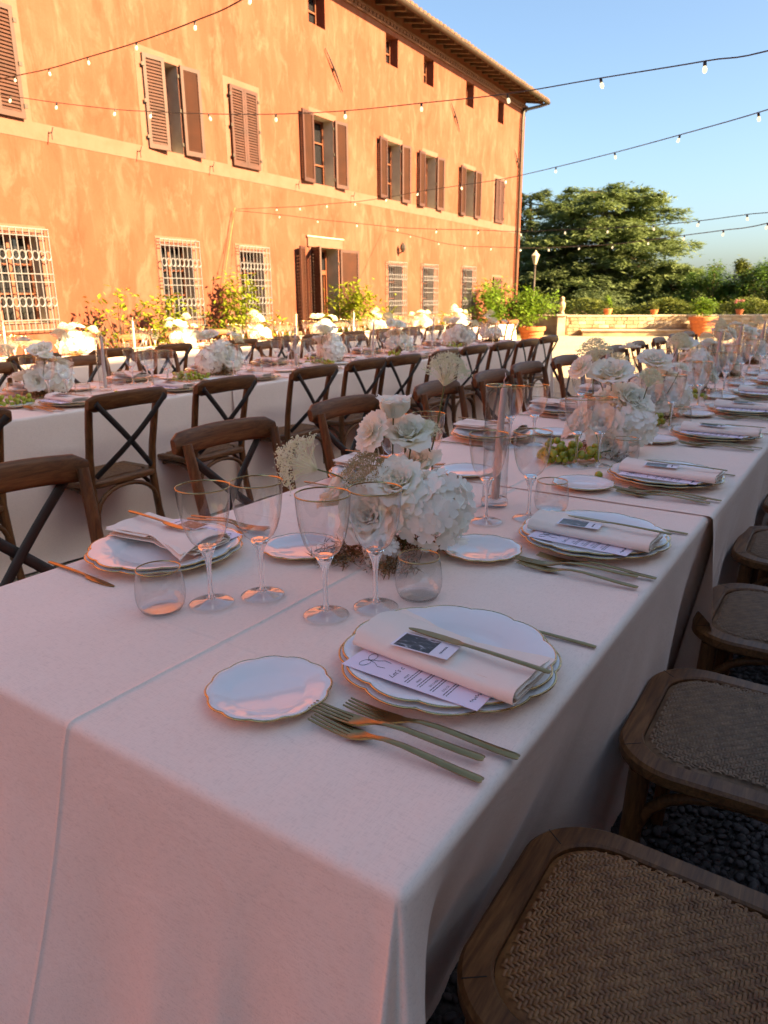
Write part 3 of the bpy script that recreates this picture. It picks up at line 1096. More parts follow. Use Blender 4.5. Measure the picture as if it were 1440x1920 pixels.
potted('citrus_pot', 'short yellow-green pot plant under the narrow barred window', vpt(6.1, .45, 0), .22, .35, 7, M_AMBER, .55, .36, 320, .09)
potted('citrus_pot', 'large bushy potted citrus near the villa corner', vpt(3.5, .6, 0), .34, .45, 8, M_CITRUS, 1.05, 1.0, 2000, .13, clumps=28)
potted('citrus_pot', 'round-headed potted citrus in a banded terracotta pot past the corner', (-7.80, 18.85, 0), .36, .50, 9, M_CITRUS, .85, .85, 1900, .125, clumps=28)
potted('shrub_pot', 'large terracotta pot with a bright green mound by the parapet', (-4.75, 25.55, .0), .44, .62, 10, M_CITRUS, .48, .52, 1500, .09, clumps=24, trunk=False)
potted('flower_pot', 'small pot of green sprigs on the parapet beside the statue', PA + pd * 1.35 + Vector((-.08, .17, .655)), .15, .2, 11, M_CITRUS, .38, .22, 300, .08, trunk=False)
potted('flower_pot', 'dry straggly pot plant on the middle of the parapet', PA + pd * 2.85 + Vector((-.08, .17, .655)), .13, .17, 12, M_HEDGE, .22, .22, 220, .07, trunk=False)
potted('flower_pot', 'yellow-green sprawling pot plant on the parapet near the large pot', PA + pd * 4.3 + Vector((-.08, .17, .655)), .13, .17, 13, M_AMBER, .22, .2, 240, .07, (M_PINKPET, 2), trunk=False)
potted('flower_pot', 'pink geranium pot on the parapet behind the large pot', PA + pd * 5.55 + Vector((-.08, .17, .655)), .13, .17, 14, M_CITRUS, .28, .24, 260, .07, (M_PINKPET, 7), trunk=False)
potted('flower_pot', 'pink geranium pot at the parapet end by the trees', PA + pd * 6.75 + Vector((-.08, .17, .655)), .13, .17, 15, M_CITRUS, .22, .24, 220, .07, (M_PINKPET, 8), trunk=False)

# ------------------------------------------------------------------ festoon lights
def catmull(p, n=6):
    o_ = []
    for i in range(len(p) - 1):
        p0, p1, p2, p3 = p[max(i - 1, 0)], p[i], p[i + 1], p[min(i + 2, len(p) - 1)]
        for k in range(n):
            t = k / n
            o_.append(.5 * ((2 * p1) + (p2 - p0) * t + (2 * p0 - 5 * p1 + 4 * p2 - p3) * t * t + (3 * p1 - p0 - 3 * p2 + p3) * t ** 3))
    o_.append(p[-1])
    return o_


_bulb = MB().lathe([(0, -.078), (.010, -.076), (.0155, -.064), (.0165, -.052), (.012, -.036), (.009, -.030)], 10).mesh('bulb', M_BULB, smooth=True)
_sock = MB().lathe([(.0095, -.031), (.0125, -.028), (.0125, -.004), (.007, .004), (.007, .008)], 8).mesh('socket', M_CABLE, smooth=40)


def festoon(label, pts, bulbs, rc=.005, sc_=.60):
    rc *= .6
    pts = [Vector(p) for p in pts]
    t = empty('string_light', pts[0])
    tag(t, label, 'string light', 'festoon strings over the tables')
    o_ = MB().tube([p - pts[0] for p in catmull(pts)], rc, 5).build('cable', M_CABLE, t, smooth=True)
    rb2 = random.Random(int(pts[0].length * 100))
    for i in bulbs:
        b_ = mkobj('bulb', _bulb, t, loc=pts[i] - pts[0] - Vector((0, 0, rc)), rot=(rb2.uniform(-.35, .35), rb2.uniform(-.35, .35), 0))
        b_.scale = (sc_,) * 3
        mkobj('socket', _sock, b_)
def _e(p, y):
    """run the cable on past the picture to the added blocker across the court"""
    a = Vector(p[-2])
    b_ = Vector(p[-1])
    d = (b_ - a).normalized()
    return list(p) + [tuple(b_ + d * 1.2 + Vector((.3, 0, .15))), tuple(b_ + d * 2.6 + Vector((1.2, 0, .6))), (5.45, b_.y + d.y * 4, 4.6)]

festoon('festoon cable rising across the villa shutters to the top edge',
        _e([(-8.00, 4.30, 3.29), (-6.77, 4.22, 3.21), (-6.03, 4.07, 3.12), (-5.36, 3.96, 3.07), (-4.59, 3.80, 3.00), (-3.81, 3.62, 2.94), (-3.14, 3.41, 2.89)], 1.0), range(1, 7), .0075)
festoon('long festoon cable sagging from the villa shutters up across the blue sky',
        _e([(-6.90, 3.40, 3.0), (-6.08, 3.73, 2.86), (-5.66, 3.85, 2.78), (-5.17, 4.02, 2.70), (-4.86, 4.10, 2.66), (-4.36, 4.21, 2.60), (-3.81, 4.33, 2.55), (-3.19, 4.32, 2.49), (-2.56, 4.26, 2.44), (-1.93, 4.14, 2.38), (-1.34, 3.95, 2.33), (-0.80, 3.69, 2.26), (-0.42, 3.46, 2.21)], 1.5), range(1, 13), .005)
festoon('festoon cable from the villa wall crossing the sky above the cedar',
        _e([(-8.77, 8.89, 2.64), (-7.78, 8.78, 2.59), (-7.27, 8.69, 2.56), (-6.72, 8.62, 2.55), (-6.11, 8.45, 2.52), (-5.48, 8.28, 2.51), (-4.88, 8.06, 2.51), (-4.15, 7.78, 2.49), (-3.42, 7.37, 2.45), (-2.70, 6.90, 2.43), (-2.01, 6.40, 2.41), (-1.38, 5.84, 2.38), (-0.80, 5.24, 2.34), (-0.42, 4.77, 2.32)], 2.5), range(1, 14), .006)
festoon('festoon cable sagging low across the cedar crown',
        _e([(-8.77, 8.90, 2.62), (-7.89, 8.96, 2.51), (-7.15, 8.94, 2.40), (-6.40, 8.89, 2.30), (-5.66, 8.80, 2.20), (-4.95, 8.65, 2.13), (-4.30, 8.55, 2.08), (-3.68, 8.40, 2.02), (-3.07, 8.22, 2.00), (-2.52, 7.99, 1.97), (-1.99, 7.72, 1.95), (-1.51, 7.42, 1.94), (-1.07, 7.09, 1.94), (-0.65, 6.74, 1.94)], 4.5), range(1, 14), .006)
festoon('lowest festoon cable from the lantern wall past the lamp post',
        _e([(-9.04, 13.59, 2.65), (-8.08, 13.06, 2.48), (-7.11, 12.48, 2.27), (-6.27, 11.92, 2.14), (-5.51, 11.42, 2.07), (-4.76, 10.89, 2.00), (-4.07, 10.31, 1.95), (-3.44, 9.80, 1.92), (-2.84, 9.26, 1.89), (-2.28, 8.69, 1.88), (-1.77, 8.09, 1.87), (-1.32, 7.56, 1.86), (-0.88, 6.92, 1.85)], 5.0), range(1, 13), .007)
gw = MB().tube([(-8.76, 8.89, 2.66), (-8.74, 8.60, 1.8), (-8.73, 8.33, .86), (-8.73, 8.2, .3)], .0055, 5).build('supply_cable', M_TERRA, smooth=True)
tag(gw, 'thin orange cable hanging down the villa wall from the festoon anchor', 'cable')

# ================================================================== TABLES AND CLOTHS
TZ = .76


def fbm(x, y, z=0):
    return noise.noise(Vector((x, y, z)))


def table(label, x0, x1, y0, y1, z=TZ - .012):
    t = empty('banquet_table', ((x0 + x1) / 2, (y0 + y1) / 2, 0))
    tag(t, label, 'table')
    hx, hy = (x1 - x0) / 2 - .07, (y1 - y0) / 2 - .07
    part(MB().box(-hx, hx, -hy, hy, z - .03, z - .004), 'tabletop', M_RAFTER, t)
    n = max(2, int((y1 - y0) / 2.4) + 1)
    for i in range(n):
        for sx in (-1, 1):
            yy = -hy + .35 + (2 * hy - .7) * i / (n - 1)
            part(MB().box(sx * (hx - .34) - .03, sx * (hx - .34) + .03, yy - .03, yy + .03, 0, z - .03), 'leg', M_RAFTER, t)
    return t


def cloth(label, x0, x1, y0, y1, z, res, near=True, far=True, flare=(.06, .06, .06), crease=(), seed=0, floor=.012, levels=20, corner=True, wav=.02, cross=(),
          group='linen cloths on the long tables', rr=.013, hem=None):
    """draped linen: flat top, rounded edge, skirt with folds. flare: outward lean of near end, right side, left side."""
    mb = MB()
    # ---- top
    cols = []
    x = x0 + rr
    nx = max(3, int((x1 - x0 - 2 * rr) / res))
    cols = [x0 + rr + (x1 - x0 - 2 * rr) * i / nx for i in range(nx + 1)]
    for c in crease:
        cols = [q for q in cols if abs(q - c) > .012] + [c - .010, c - .0034, c - .0016, c, c + .0016, c + .0034, c + .010]
    cols = sorted(cols)
    ys0 = y0 + (rr if near else 0)
    ys1 = y1 - (rr if far else 0)
    ny = max(3, int((ys1 - ys0) / res))
    rows = [ys0 + (ys1 - ys0) * i / ny for i in range(ny + 1)]
    for c in cross:                                # pressed fold lines across the table
        rows = [q for q in rows if abs(q - c) > .011] + [c - .010, c - .003, c, c + .003, c + .010]
    rows = sorted(rows)

    def topz(x, y):
        h = 0.0
        for c in crease:
            cx = c + .006 * fbm(0, y * 1.6, seed)
            h = max(h, .0024 * max(0, 1 - abs(x - c) / .0035))
        for c in cross:
            h += .0014 * max(0, 1 - abs(y - c) / .0032) * (.6 + .6 * fbm(x * 4, c, 1))
        ed = min(1, min(x - x0 - rr, x1 - rr - x) / .05)
        return z + h + ed * (.0012 * fbm(x * 5, y * 3, seed) + .0008 * fbm(x * 2 + 9, y * 11, seed))
    mb.sheet([[(x, y, topz(x, y)) for x in cols] for y in rows])
    # ---- perimeter path: far-left -> near-left -> near-right -> far-right
    path = []                                      # (px,py,nx,ny,t,side)

    def seg(a, b_, nrm, side, fixed=None):
        L = (Vector(b_) - Vector(a)).length
        k = max(2, int(L / res))
        ts = fixed or [i / k for i in range(k + 1)]
        for q in ts:
            path.append((a[0] + (b_[0] - a[0]) * q, a[1] + (b_[1] - a[1]) * q, nrm[0], nrm[1], side, q))

    def cor(c, a0, a1, side):
        for i in range(1, 18):
            a = a0 + (a1 - a0) * i / 18
            path.append((c[0], c[1], math.cos(a), math.sin(a), side, i / 18))
    if near:
        seg((x0 + rr, ys1), (x0 + rr, ys0), (-1, 0), 'L')
        cor((x0 + rr, ys0), PI, 1.5 * PI, 'CL')
        cf = [(c - x0 - rr) / (x1 - x0 - 2 * rr) for c in cols]
        seg((x0 + rr, ys0), (x1 - rr, ys0), (0, -1), 'N', cf)
        cor((x1 - rr, ys0), 1.5 * PI, 2 * PI, 'CR')
        seg((x1 - rr, ys0), (x1 - rr, ys1), (1, 0), 'R')
        if far:
            cor((x1 - rr, ys1), 0, .5 * PI, 'FR')
            seg((x1 - rr, ys1), (x0 + rr, ys1), (0, 1), 'F')
            cor((x0 + rr, ys1), .5 * PI, PI, 'FL')
            path.append(path[0])
        paths = [path]
    else:
        seg((x0 + rr, ys1), (x0 + rr, ys0), (-1, 0), 'L')
        p1 = path[:]
        path.clear()
        seg((x1 - rr, ys0), (x1 - rr, ys1), (1, 0), 'R')
        if far:
            cor((x1 - rr, ys1), 0, .5 * PI, 'FR')
            seg((x1 - rr, ys1), (x0 + rr, ys1), (0, 1), 'F')
            cor((x0 + rr, ys1), .5 * PI, PI, 'FL')
            path += p1
            paths = [path]
        else:
            paths = [p1, path[:]]
    H = z - floor
    for pth in paths:
        grid = []
        for (px, py, ax, ay, side, q) in pth:
            row = []
            tt = px * 1.0 if side == 'N' else py
            for k in range(5):                      # rounded edge
                a = PI / 2 * k / 4
                rg = rr
                if side == 'N':
                    for c in crease:
                        rg += .0024 * max(0, 1 - abs(px - c) / .0035)
                row.append((px + ax * rg * math.sin(a), py + ay * rg * math.sin(a), z - rr + rg * math.cos(a)))
            for k in range(1, levels + 1):
                u = k / levels
                h = rr + (H - rr) * u
                base = {'N': flare[0], 'R': flare[1], 'L': flare[2], 'F': .06, 'CL': (flare[0] + flare[2]) / 2 + .05, 'CR': flare[0] * .9,
                        'FR': .1, 'FL': .1}[side]
                if side == 'R' and corner and flare[1] < -.2:    # pressed in by the near chair only
                    base = flare[1] * (.45 + .55 * max(0, min(1, (1.30 - py) / .2)))
                if side == 'CR':
                    base = flare[0] * (1 - q) + .10 * q + .07 * math.sin(PI * q) - .13 * math.exp(-((q - .30) / .10) ** 2) + .05 * math.exp(-((q - .12) / .07) ** 2)
                off = base * (h ** 1.08)
                amp = wav * min(1, (u / .55)) ** 1.3
                fold = fbm(tt * 2.3, 3.1 + seed, u * .35) * 1.3 + .55 * fbm(tt * 6.1, 7.7 + seed, u * .5) + .06 * fbm(tt * 13, 1.2, u)
                off += amp * fold
                nxo = nyo = 0
                if side == 'N':
                    for c in crease:
                        off += .0026 * max(0, 1 - abs(px - c) / .0035)
                    de = (x1 - px)
                    if corner:                    # hanging folds of the near end
                        for fx, fw_, fa in ((-1.22, .05, .020), (-1.06, .06, -.018), (-.93, .04, .014), (-.70, .07, -.016), (-.60, .035, .010), (-.50, .018, .012), (-.455, .04, -.012), (-.37, .035, .012)):
                            lean_ = fx + .05 * (u - .3)
                            off += fa * min(1, max(0, u - .06) / .45) ** 1.2 * math.exp(-((px - lean_) / fw_) ** 2)
                    if corner and de < .16:       # gather towards the free corner
                        s_ = (1 - de / .16) ** 2
                        off += s_ * u * .010
                        off += .014 * u * math.sin((de - .02) * 75) * min(1, de / .03) * s_
                if side == 'R' and corner:
                    dn = py - y0
                    ear = math.exp(-(dn / .075) ** 2)
                    off = off * (1 - ear) + ear * (.10 * h)
                    off += -.05 * u * math.exp(-((dn - .15) / .06) ** 2)
                if h > H * .96:
                    off += .012 * (h / H - .96) / .04
                row.append((px + ax * (rr + off), py + ay * (rr + off), z - h))
            grid.append(row)
        mb.sheet(grid)
    o = mb.build('tablecloth', M_LINEN, smooth=True, weld=.0004)
    tag(o, label, 'tablecloth', group)
    return o


T1 = (-1.366, -.286)
table('front banquet table hidden under pink linen', T1[0], T1[1], .455, 9.9)
cloth('pink linen cloth over the near end of the front table', T1[0], T1[1],  .455, 2.60, TZ, .015, near=True, far=False, flare=(.25, -.30, .03), crease=(-.815,), cross=(.735, 1.30, 1.62), seed=1, levels=30, wav=.045)
cloth('second pink linen cloth of the front table with its edge hanging loose', T1[0] - .008, T1[1] + .012, 1.90, 5.35, TZ + .0025, .045, near=False, far=False, flare=(.1, -.10, .05), crease=(-.83,), seed=2, wav=.05)
cloth('third pink linen cloth along the front table', T1[0] - .012, T1[1] + .016, 5.25, 9.9, TZ + .0045, .09, near=False, far=True, flare=(.1, .04, .05), seed=3)
T2 = (-4.38, -3.30)
table('middle banquet table hidden under pink linen', T2[0], T2[1], -1.6, 8.6)
cloth('pink linen cloth over the near half of the middle table', T2[0], T2[1], -1.6, 3.30, TZ, .06, flare=(.1, .03, .03), seed=4, far=False, wav=.03, corner=False)
cloth('pink linen cloth over the far half of the middle table', T2[0] - .006, T2[1] + .010, 3.22, 8.6, TZ + .002, .06, near=False, flare=(.1, .035, .03), seed=5, wav=.03, corner=False)
T3 = (-7.05, -5.97)
table('sunlit banquet table by the villa hidden under linen', T3[0], T3[1], -.4, 13.6)
cloth('sunlit linen cloth over the table along the villa', T3[0], T3[1], -.4, 13.6, TZ, .10, flare=(.06, .03, .03), seed=6, wav=.03, corner=False)

# ================================================================== CHAIR
def chair_proto(weave_mat):
    root = P(None, 'cross_back_chair', None)
    SH = .455

    def seat_half(v):          # half width across at depth v (-.21 back .. .21 front)
        return .215 + .022 * (v / .21)

    def outline(inset, n=10):
        pts = []
        hw = .235 - inset
        hd = .215 - inset
        rc = .085 - inset * .5
        for (cx, cy_, a0) in ((1, 1, 0), (-1, 1, 90), (-1, -1, 180), (1, -1, 270)):
            rx = rc * (1.35 if cy_ > 0 else 1.0)
            for i in range(n + 1):
                a = rad(a0 + 90 * i / n)
                x = cx * (hw - rx) + rx * math.cos(a)
                y = cy_ * (hd - rx) + rx * math.sin(a)
                x *= 1 - .07 * (.215 - y) / .43
                y += .012 * (1 - (x / .235) ** 2) * (1 if y > 0 else -.6)
                pts.append((x, y))
        return pts
    o0, o1 = outline(0), outline(.045)
    n = len(o0)
    fr = MB()
    prof = [(0, .008, -.028), (0, 0, -.020), (0, 0, -.006), (0, .006, 0)]
    loops = []
    loops.append([(x, y, SH - .030) for x, y in outline(.006)])
    loops.append([(x, y, SH - .024) for x, y in o0])
    loops.append([(x, y, SH - .006) for x, y in o0])
    loops.append([(x, y, SH) for x, y in outline(.006)])
    loops.append([(x, y, SH) for x, y in outline(.041)])
    loops.append([(x, y, SH - .004) for x, y in o1])
    loops.append([(x, y, SH - .030) for x, y in o1])
    for L in loops:
        L.append(L[0])
    fr.sheet(loops + [loops[0]])
    sf = P(fr, 'seat_frame', M_OAK, root, smooth=40, weld=.0005)
    # corner joints cut into the frame
    for sx in (-1, 1):
        jt = MB().bar((sx * .150, .176, SH + .0003), (sx * .172, .203, SH + .0003), .0014, .0008)
        P(jt, 'joint', M_BLACK, sf)
    # pad underlay
    pd_ = MB()
    ctr = [(0, 0, SH + .004)]
    rings = []
    for ins, dz in ((.046, -.006), (.056, .001), (.09, .005), (.15, .008)):
        rings.append([(x, y, SH + dz - .0045) for x, y in outline(ins)])
        rings[-1].append(rings[-1][0])
    pd_.sheet(rings)
    pd_.add([p for p in rings[-1][:-1]], [tuple(range(len(rings[-1]) - 1))])
    sp = P(pd_, 'seat_pad', weave_mat, root, smooth=True)
    # woven strands: 2/2 twill of real floats
    wv = MB()
    cell = .0056
    poly = outline(.054)

    def inside(x, y):
        c = False
        j = len(poly) - 1
        for i in range(len(poly)):
            xi, yi = poly[i]
            xj, yj = poly[j]
            if (yi > y) != (yj > y) and x < (xj - xi) * (y - yi) / (yj - yi) + xi:
                c = not c
            j = i
        return c

    def edge_d(x, y):
        return min(math.hypot(x - a, y - b_) for a, b_ in poly)
    rw = random.Random(2)
    N = 40
    ca, sa = math.cos(rad(0)), math.sin(rad(0))
    for i in range(-N, N):
        for j in range(-N, N):
            ph = (i + j) % 4
            horiz = ph == 0
            ph2 = (i + j) % 4
            if ph not in (0, 2):
                continue
            x, y = (i + .5) * cell, (j + .5) * cell
            if horiz:
                cx, cy_ = x + cell * .5, y
                L, dx, dy = cell * 2.3, 1, 0
            else:
                cx, cy_ = x, y + cell * .5
                L, dx, dy = cell * 2.3, 0, 1
            if not (inside(cx + dx * L * .3, cy_ + dy * L * .3) and inside(cx - dx * L * .3, cy_ - dy * L * .3)):
                continue
            dm = min(1, edge_d(cx, cy_) / .08)
            zb = SH - .0035 + .0075 * dm ** .6
            wj = cell * .90 * rw.uniform(.68, 1.06)
            hz_ = rw.uniform(-.0006, .0007)
            g = []
            for k in range(5):
                q = k / 4 - .5
                zz = zb + hz_ + .0023 * (1 - (2 * q) ** 2) ** .8
                r_ = []
                for wq, dz in ((-.5, -.0011), (0, 0), (.5, -.0011)):
                    r_.append((cx + dx * q * L - dy * wq * wj, cy_ + dy * q * L + dx * wq * wj, zz + dz))
                g.append(r_)
            wv.sheet(g)
    P(wv, 'weave', weave_mat, sp, smooth=True, kind='stuff')
    # legs
    for sx in (-1, 1):
        f = MB().tube([(sx * .190, .165, SH - .03), (sx * .195, .172, .25), (sx * .205, .185, 0)], [.020, .019, .015], 10, ell=(1, 1.05))
        P(f, 'leg', M_OAKZ, root, smooth=50)
        bl = MB().tube([(sx * .200, -.255, 0), (sx * .193, -.200, .24), (sx * .186, -.185, SH - .01), (sx * .190, -.200, .58), (sx * .196, -.232, .74), (sx * .200, -.256, .845)],
                       [.015, .0185, .020, .0185, .018, .0165], 10)
        P(bl, 'leg', M_OAKZ, root, smooth=50)
    # top rail, bowed backwards
    rl = MB()
    secs = []
    for i in range(15):
        q = i / 14 * 2 - 1
        x = q * .232
        y = -.284 - .030 * (1 - q * q)
        zc = .838 + .010 * (1 - q * q)
        hh = .040 if abs(q) < .95 else .031
        e = 1 if abs(q) < .97 else .75
        pts = []
        for k in range(12):
            a = 2 * PI * k / 12
            cx, sz = math.cos(a), math.sin(a)
            yy = .0165 * e * (abs(cx) ** .6) * (1 if cx > 0 else -1)
            zz = hh * e * (abs(sz) ** .55) * (1 if sz > 0 else -1)
            pts.append((x, y + yy - zz * .16, zc + zz))
        pts.append(pts[0])
        secs.append(pts)
    rl.sheet(secs)
    rl.add(secs[0][:-1], [tuple(range(12))])
    rl.add(secs[-1][:-1], [tuple(range(12))[::-1]])
    P(rl, 'top_rail', M_OAK, root, smooth=60, weld=.0003)
    # crossed black bars
    for sx in (-1, 1):
        pts = []
        for i in range(11):
            q = i / 10
            x = sx * (.205 - .375 * q)
            z = .842 - .365 * q
            y = -.312 + .110 * q - .022 * math.sin(PI * q) + (-.007 if sx > 0 else .007) * math.sin(PI * q)
            pts.append((x, y, z))
        cbm = MB()
        cbm.tube(pts, .0155, 8, ell=(.32, 1.0), upv=(0, 1, 0))
        P(cbm, 'cross_bar', M_BLACK, root, smooth=50)
    # bent-wood arches under the seat
    def arch(a, b_, zt=.415, zb=.20):
        a, b_ = Vector(a), Vector(b_)
        pts = [Vector((a.x, a.y, zb))]
        for i in range(1, 12):
            q = i / 12
            c = a.lerp(b_, .5 - .5 * math.cos(PI * q))
            z = zb + (zt - zb) * math.sin(PI * q) ** .55
            pts.append(Vector((c.x, c.y, z)))
        pts.append(Vector((b_.x, b_.y, zb)))
        P(MB().tube(pts, .0115, 7), 'arch_brace', M_OAK, root, smooth=True)
    arch((-.196, .172, 0), (.196, .172, 0))
    arch((-.190, -.205, 0), (.190, -.205, 0))
    arch((-.196, .165, 0), (-.190, -.195, 0))
    arch((.196, .165, 0), (.190, -.195, 0))
    return root


CH_B = chair_proto(M_RATTAN)
CH_G = chair_proto(M_RATTANG)
rc_ = random.Random(21)


def chairs(proto, x, ys, rz, what, group, jit=.03):
    for i, y in enumerate(ys):
        dup(proto, (x + rc_.uniform(-jit, jit), y, 0), rad(rz) + rc_.uniform(-.06, .06), what.format(ORD[i]), 'chair', group)


dup(CH_B, (-.120, .812, 0), rad(91), 'brown cross-back chair with bright rattan seat at the near corner of the front table', 'chair', 'outer chairs of the front table', scale=(.93, 1, 1))
for i, y in enumerate((1.450, 2.085, 2.76, 3.45, 4.15, 4.85)):
    dup(CH_G, (-.085 + rc_.uniform(-.01, .015), y, 0), rad(90) + rc_.uniform(-.03, .04), 'wooden chair with grey rattan seat, {} from the brown one, outer side of front table'.format(ORD[i]),
        'chair', 'outer chairs of the front table')
chairs(CH_B, -1.555, (.95, 1.74, 2.46, 3.22, 3.86, 4.45, 5.1, 5.75, 6.4, 7.1, 7.8, 8.5, 9.2), -90, 'cross-back chair, {} from the near end, villa side of the front table', 'villa-side chairs of the front table', .02)
chairs(CH_B, -3.235, (.70, 1.38, 2.17, 2.83, 3.61, 4.22, 4.66, 5.28, 5.86, 6.48, 7.02, 7.66), 90, 'cross-back chair, {} from the near end, aisle side of the middle table', 'aisle-side chairs of the middle table', .02)
chairs(CH_B, -4.72, (1.9, 2.6, 3.35, 4.05, 4.8, 5.5, 6.2, 6.9, 7.6, 8.2), -90, 'cross-back chair, {} from the near end, villa side of the middle table', 'villa-side chairs of the middle table', .04)
chairs(CH_B, -5.86, (2.6, 3.3, 4.0, 4.72, 5.6, 6.3, 6.9, 7.6, 8.3, 9.0, 9.7, 10.4, 11.1, 11.8, 12.5), 90, 'sunlit cross-back chair, {} from the near end, court side of the villa table', 'court-side chairs of the villa table', .04)
chairs(CH_B, -7.28, (3.0, 3.7, 4.4, 5.1, 5.8, 6.5, 7.2, 7.9, 8.6, 9.3, 10.0, 10.7, 11.4, 12.1, 12.8), -90, 'sunlit cross-back chair, {} from the near end, wall side of the villa table', 'wall-side chairs of the villa table', .04)
# ================================================================== TABLEWARE PROTOTYPES
def scallop(n, depth):
    def f(a, r):
        return 1 - depth * (1 - abs(math.cos(a * n / 2)) ** .75)
    return f


def plate_proto(name, R_, h, n=12, depth=.045, seg=144):
    root_mb = MB()
    sc_ = scallop(n, depth)
    rm = lambda a, r: 1 if r < R_ * .66 else 1 + (sc_(a, r) - 1) * min(1, (r - R_ * .66) / (R_ * .30))
    root_mb.lathe([(0, .0055), (R_ * .56, .0055), (R_ * .61, .0068), (R_ * .66, h * .52), (R_ * .72, h * .66), (R_ * .86, h * .82), (R_ * .985, h), (R_, h - .0006),
                   (R_ * .985, h - .0032), (R_ * .86, h * .82 - .004), (R_ * .70, h * .5 - .003), (R_ * .60, .002), (R_ * .52, 0), (0, .001)], seg, rmod=rm, close=False)
    o = P(root_mb, name, M_PORC, None, smooth=True, weld=.0001)
    ring = [(R_ * .998 * sc_(2 * PI * j / seg, 1) * math.cos(2 * PI * j / seg), R_ * .998 * sc_(2 * PI * j / seg, 1) * math.sin(2 * PI * j / seg), h - .0012) for j in range(seg + 1)]
    P(MB().tube(ring, .0018, 6, cap=False), 'gilt_rim', M_GOLD, o, smooth=True)
    return o


PL_CHARGER = plate_proto('charger_plate', .166, .021)
PL_DINNER = plate_proto('dinner_plate', .160, .021)
PL_BREAD = plate_proto('bread_plate', .088, .015, 12, .05, 108)

# stem glass
GLASS = P(None, 'wine_glass', None)
P(MB().lathe([(.0470, .2215), (.0463, .205), (.0450, .188), (.0428, .170), (.0395, .152), (.0345, .136), (.0275, .1225), (.0185, .1145), (.009, .1115), (0, .1108)], 56, close=False), 'bowl', M_THIN, GLASS, smooth=True, weld=.0001)
P(MB().lathe([(0, .1100), (.0095, .1102), (.0165, .1125), (.0130, .1035), (.0088, .094), (.0060, .084), (.0042, .070), (.0037, .050), (.0040, .026), (.0056, .015), (.0080, .0105), (0, .0095)],
             40, close=False), 'stem', M_SOLID, GLASS, smooth=True, weld=.0001)
P(MB().lathe([(.0072, .0112), (.012, .0088), (.022, .0062), (.034, .0042), (.0398, .0030), (.0410, .0018), (.0400, .0006)], 48, close=False), 'foot', M_THIN, GLASS, smooth=True, weld=.0001)
P(MB().lathe([(.0465, .2205), (.0473, .2205), (.0475, .2228), (.0470, .2233), (.0465, .2228), (.0465, .2205)], 56, close=False), 'gilt_rim', M_GOLD, GLASS, smooth=True)
TUMB = P(None, 'tumbler', None)
P(MB().lathe([(.0385, .0800), (.0405, .068), (.0428, .052), (.0440, .036), (.0435, .024), (.0405, .012), (.035, .0052), (.026, .0034), (0, .0036)], 52, close=False), 'bowl', M_THIN, TUMB, smooth=True, weld=.0001)
P(MB().lathe([(0, .0006), (.029, .0006), (.0350, .0030), (.0362, .0050)], 44, close=False), 'base', M_THIN, TUMB, smooth=True, weld=.0001)
P(MB().lathe([(.0379, .0790), (.0389, .0788), (.0390, .0812), (.0383, .0816), (.0378, .0812), (.0379, .0790)], 52, close=False), 'gilt_rim', M_GOLD, TUMB, smooth=True)
# glass cylinder for a taper candle
CYL = P(None, 'candle_cylinder', None)
P(MB().lathe([(.0325, .318), (.0325, .02), (.0320, .012)], 44, close=False), 'sleeve', M_THIN, CYL, smooth=True)
P(MB().lathe([(0, .0005), (.034, .0005), (.0355, .004), (.0355, .016), (.033, .020), (.018, .0205), (0, .0205)], 40, close=False), 'foot', M_THIN, CYL, smooth=True)
P(MB().lathe([(.0320, .3165), (.0331, .3165), (.0333, .3195), (.0320, .3195), (.0320, .3165)], 44, close=False), 'gilt_rim', M_GOLD, CYL, smooth=True)
CANDLE = P(MB().tube([(0, 0, .0), (.0005, 0, .10), (.002, 0, .20), (.0045, 0, .285), (.0055, 0, .300)], [.0110, .0105, .0093, .0080, .0030], 18), 'taper_candle', M_WAX, None, smooth=50)
P(MB().tube([(.0055, 0, .298), (.003, 0, .312), (.0075, .001, .320), (.004, .002, .330)], [.0016, .0013, .0011, .0008], 6), 'wick', M_WAX, CANDLE, smooth=True)


def solid_sheet(rows, th, name, mat, parent=None, extra=None):
    """rows of points -> thin closed shell (one connected piece)"""
    mb = MB()
    mb.sheet(rows)
    if extra:
        for r_ in extra:
            mb.sheet(r_)
    me = bpy.data.meshes.new(name)
    me.from_pydata(mb.v, [], mb.f)
    bm = bmesh.new()
    bm.from_mesh(me)
    bmesh.ops.remove_doubles(bm, verts=bm.verts, dist=.00012)
    bmesh.ops.recalc_face_normals(bm, faces=bm.faces)
    bmesh.ops.solidify(bm, geom=bm.faces[:], thickness=th)
    bmesh.ops.recalc_face_normals(bm, faces=bm.faces)
    bm.to_mesh(me)
    bm.free()
    me.materials.append(mat)
    me.shade_smooth()
    me.set_sharp_from_angle(angle=rad(50))
    o = bpy.data.objects.new(name, me)
    if parent is not None:
        o.parent = parent
        PK.setdefault(parent, []).append(o)
    return o


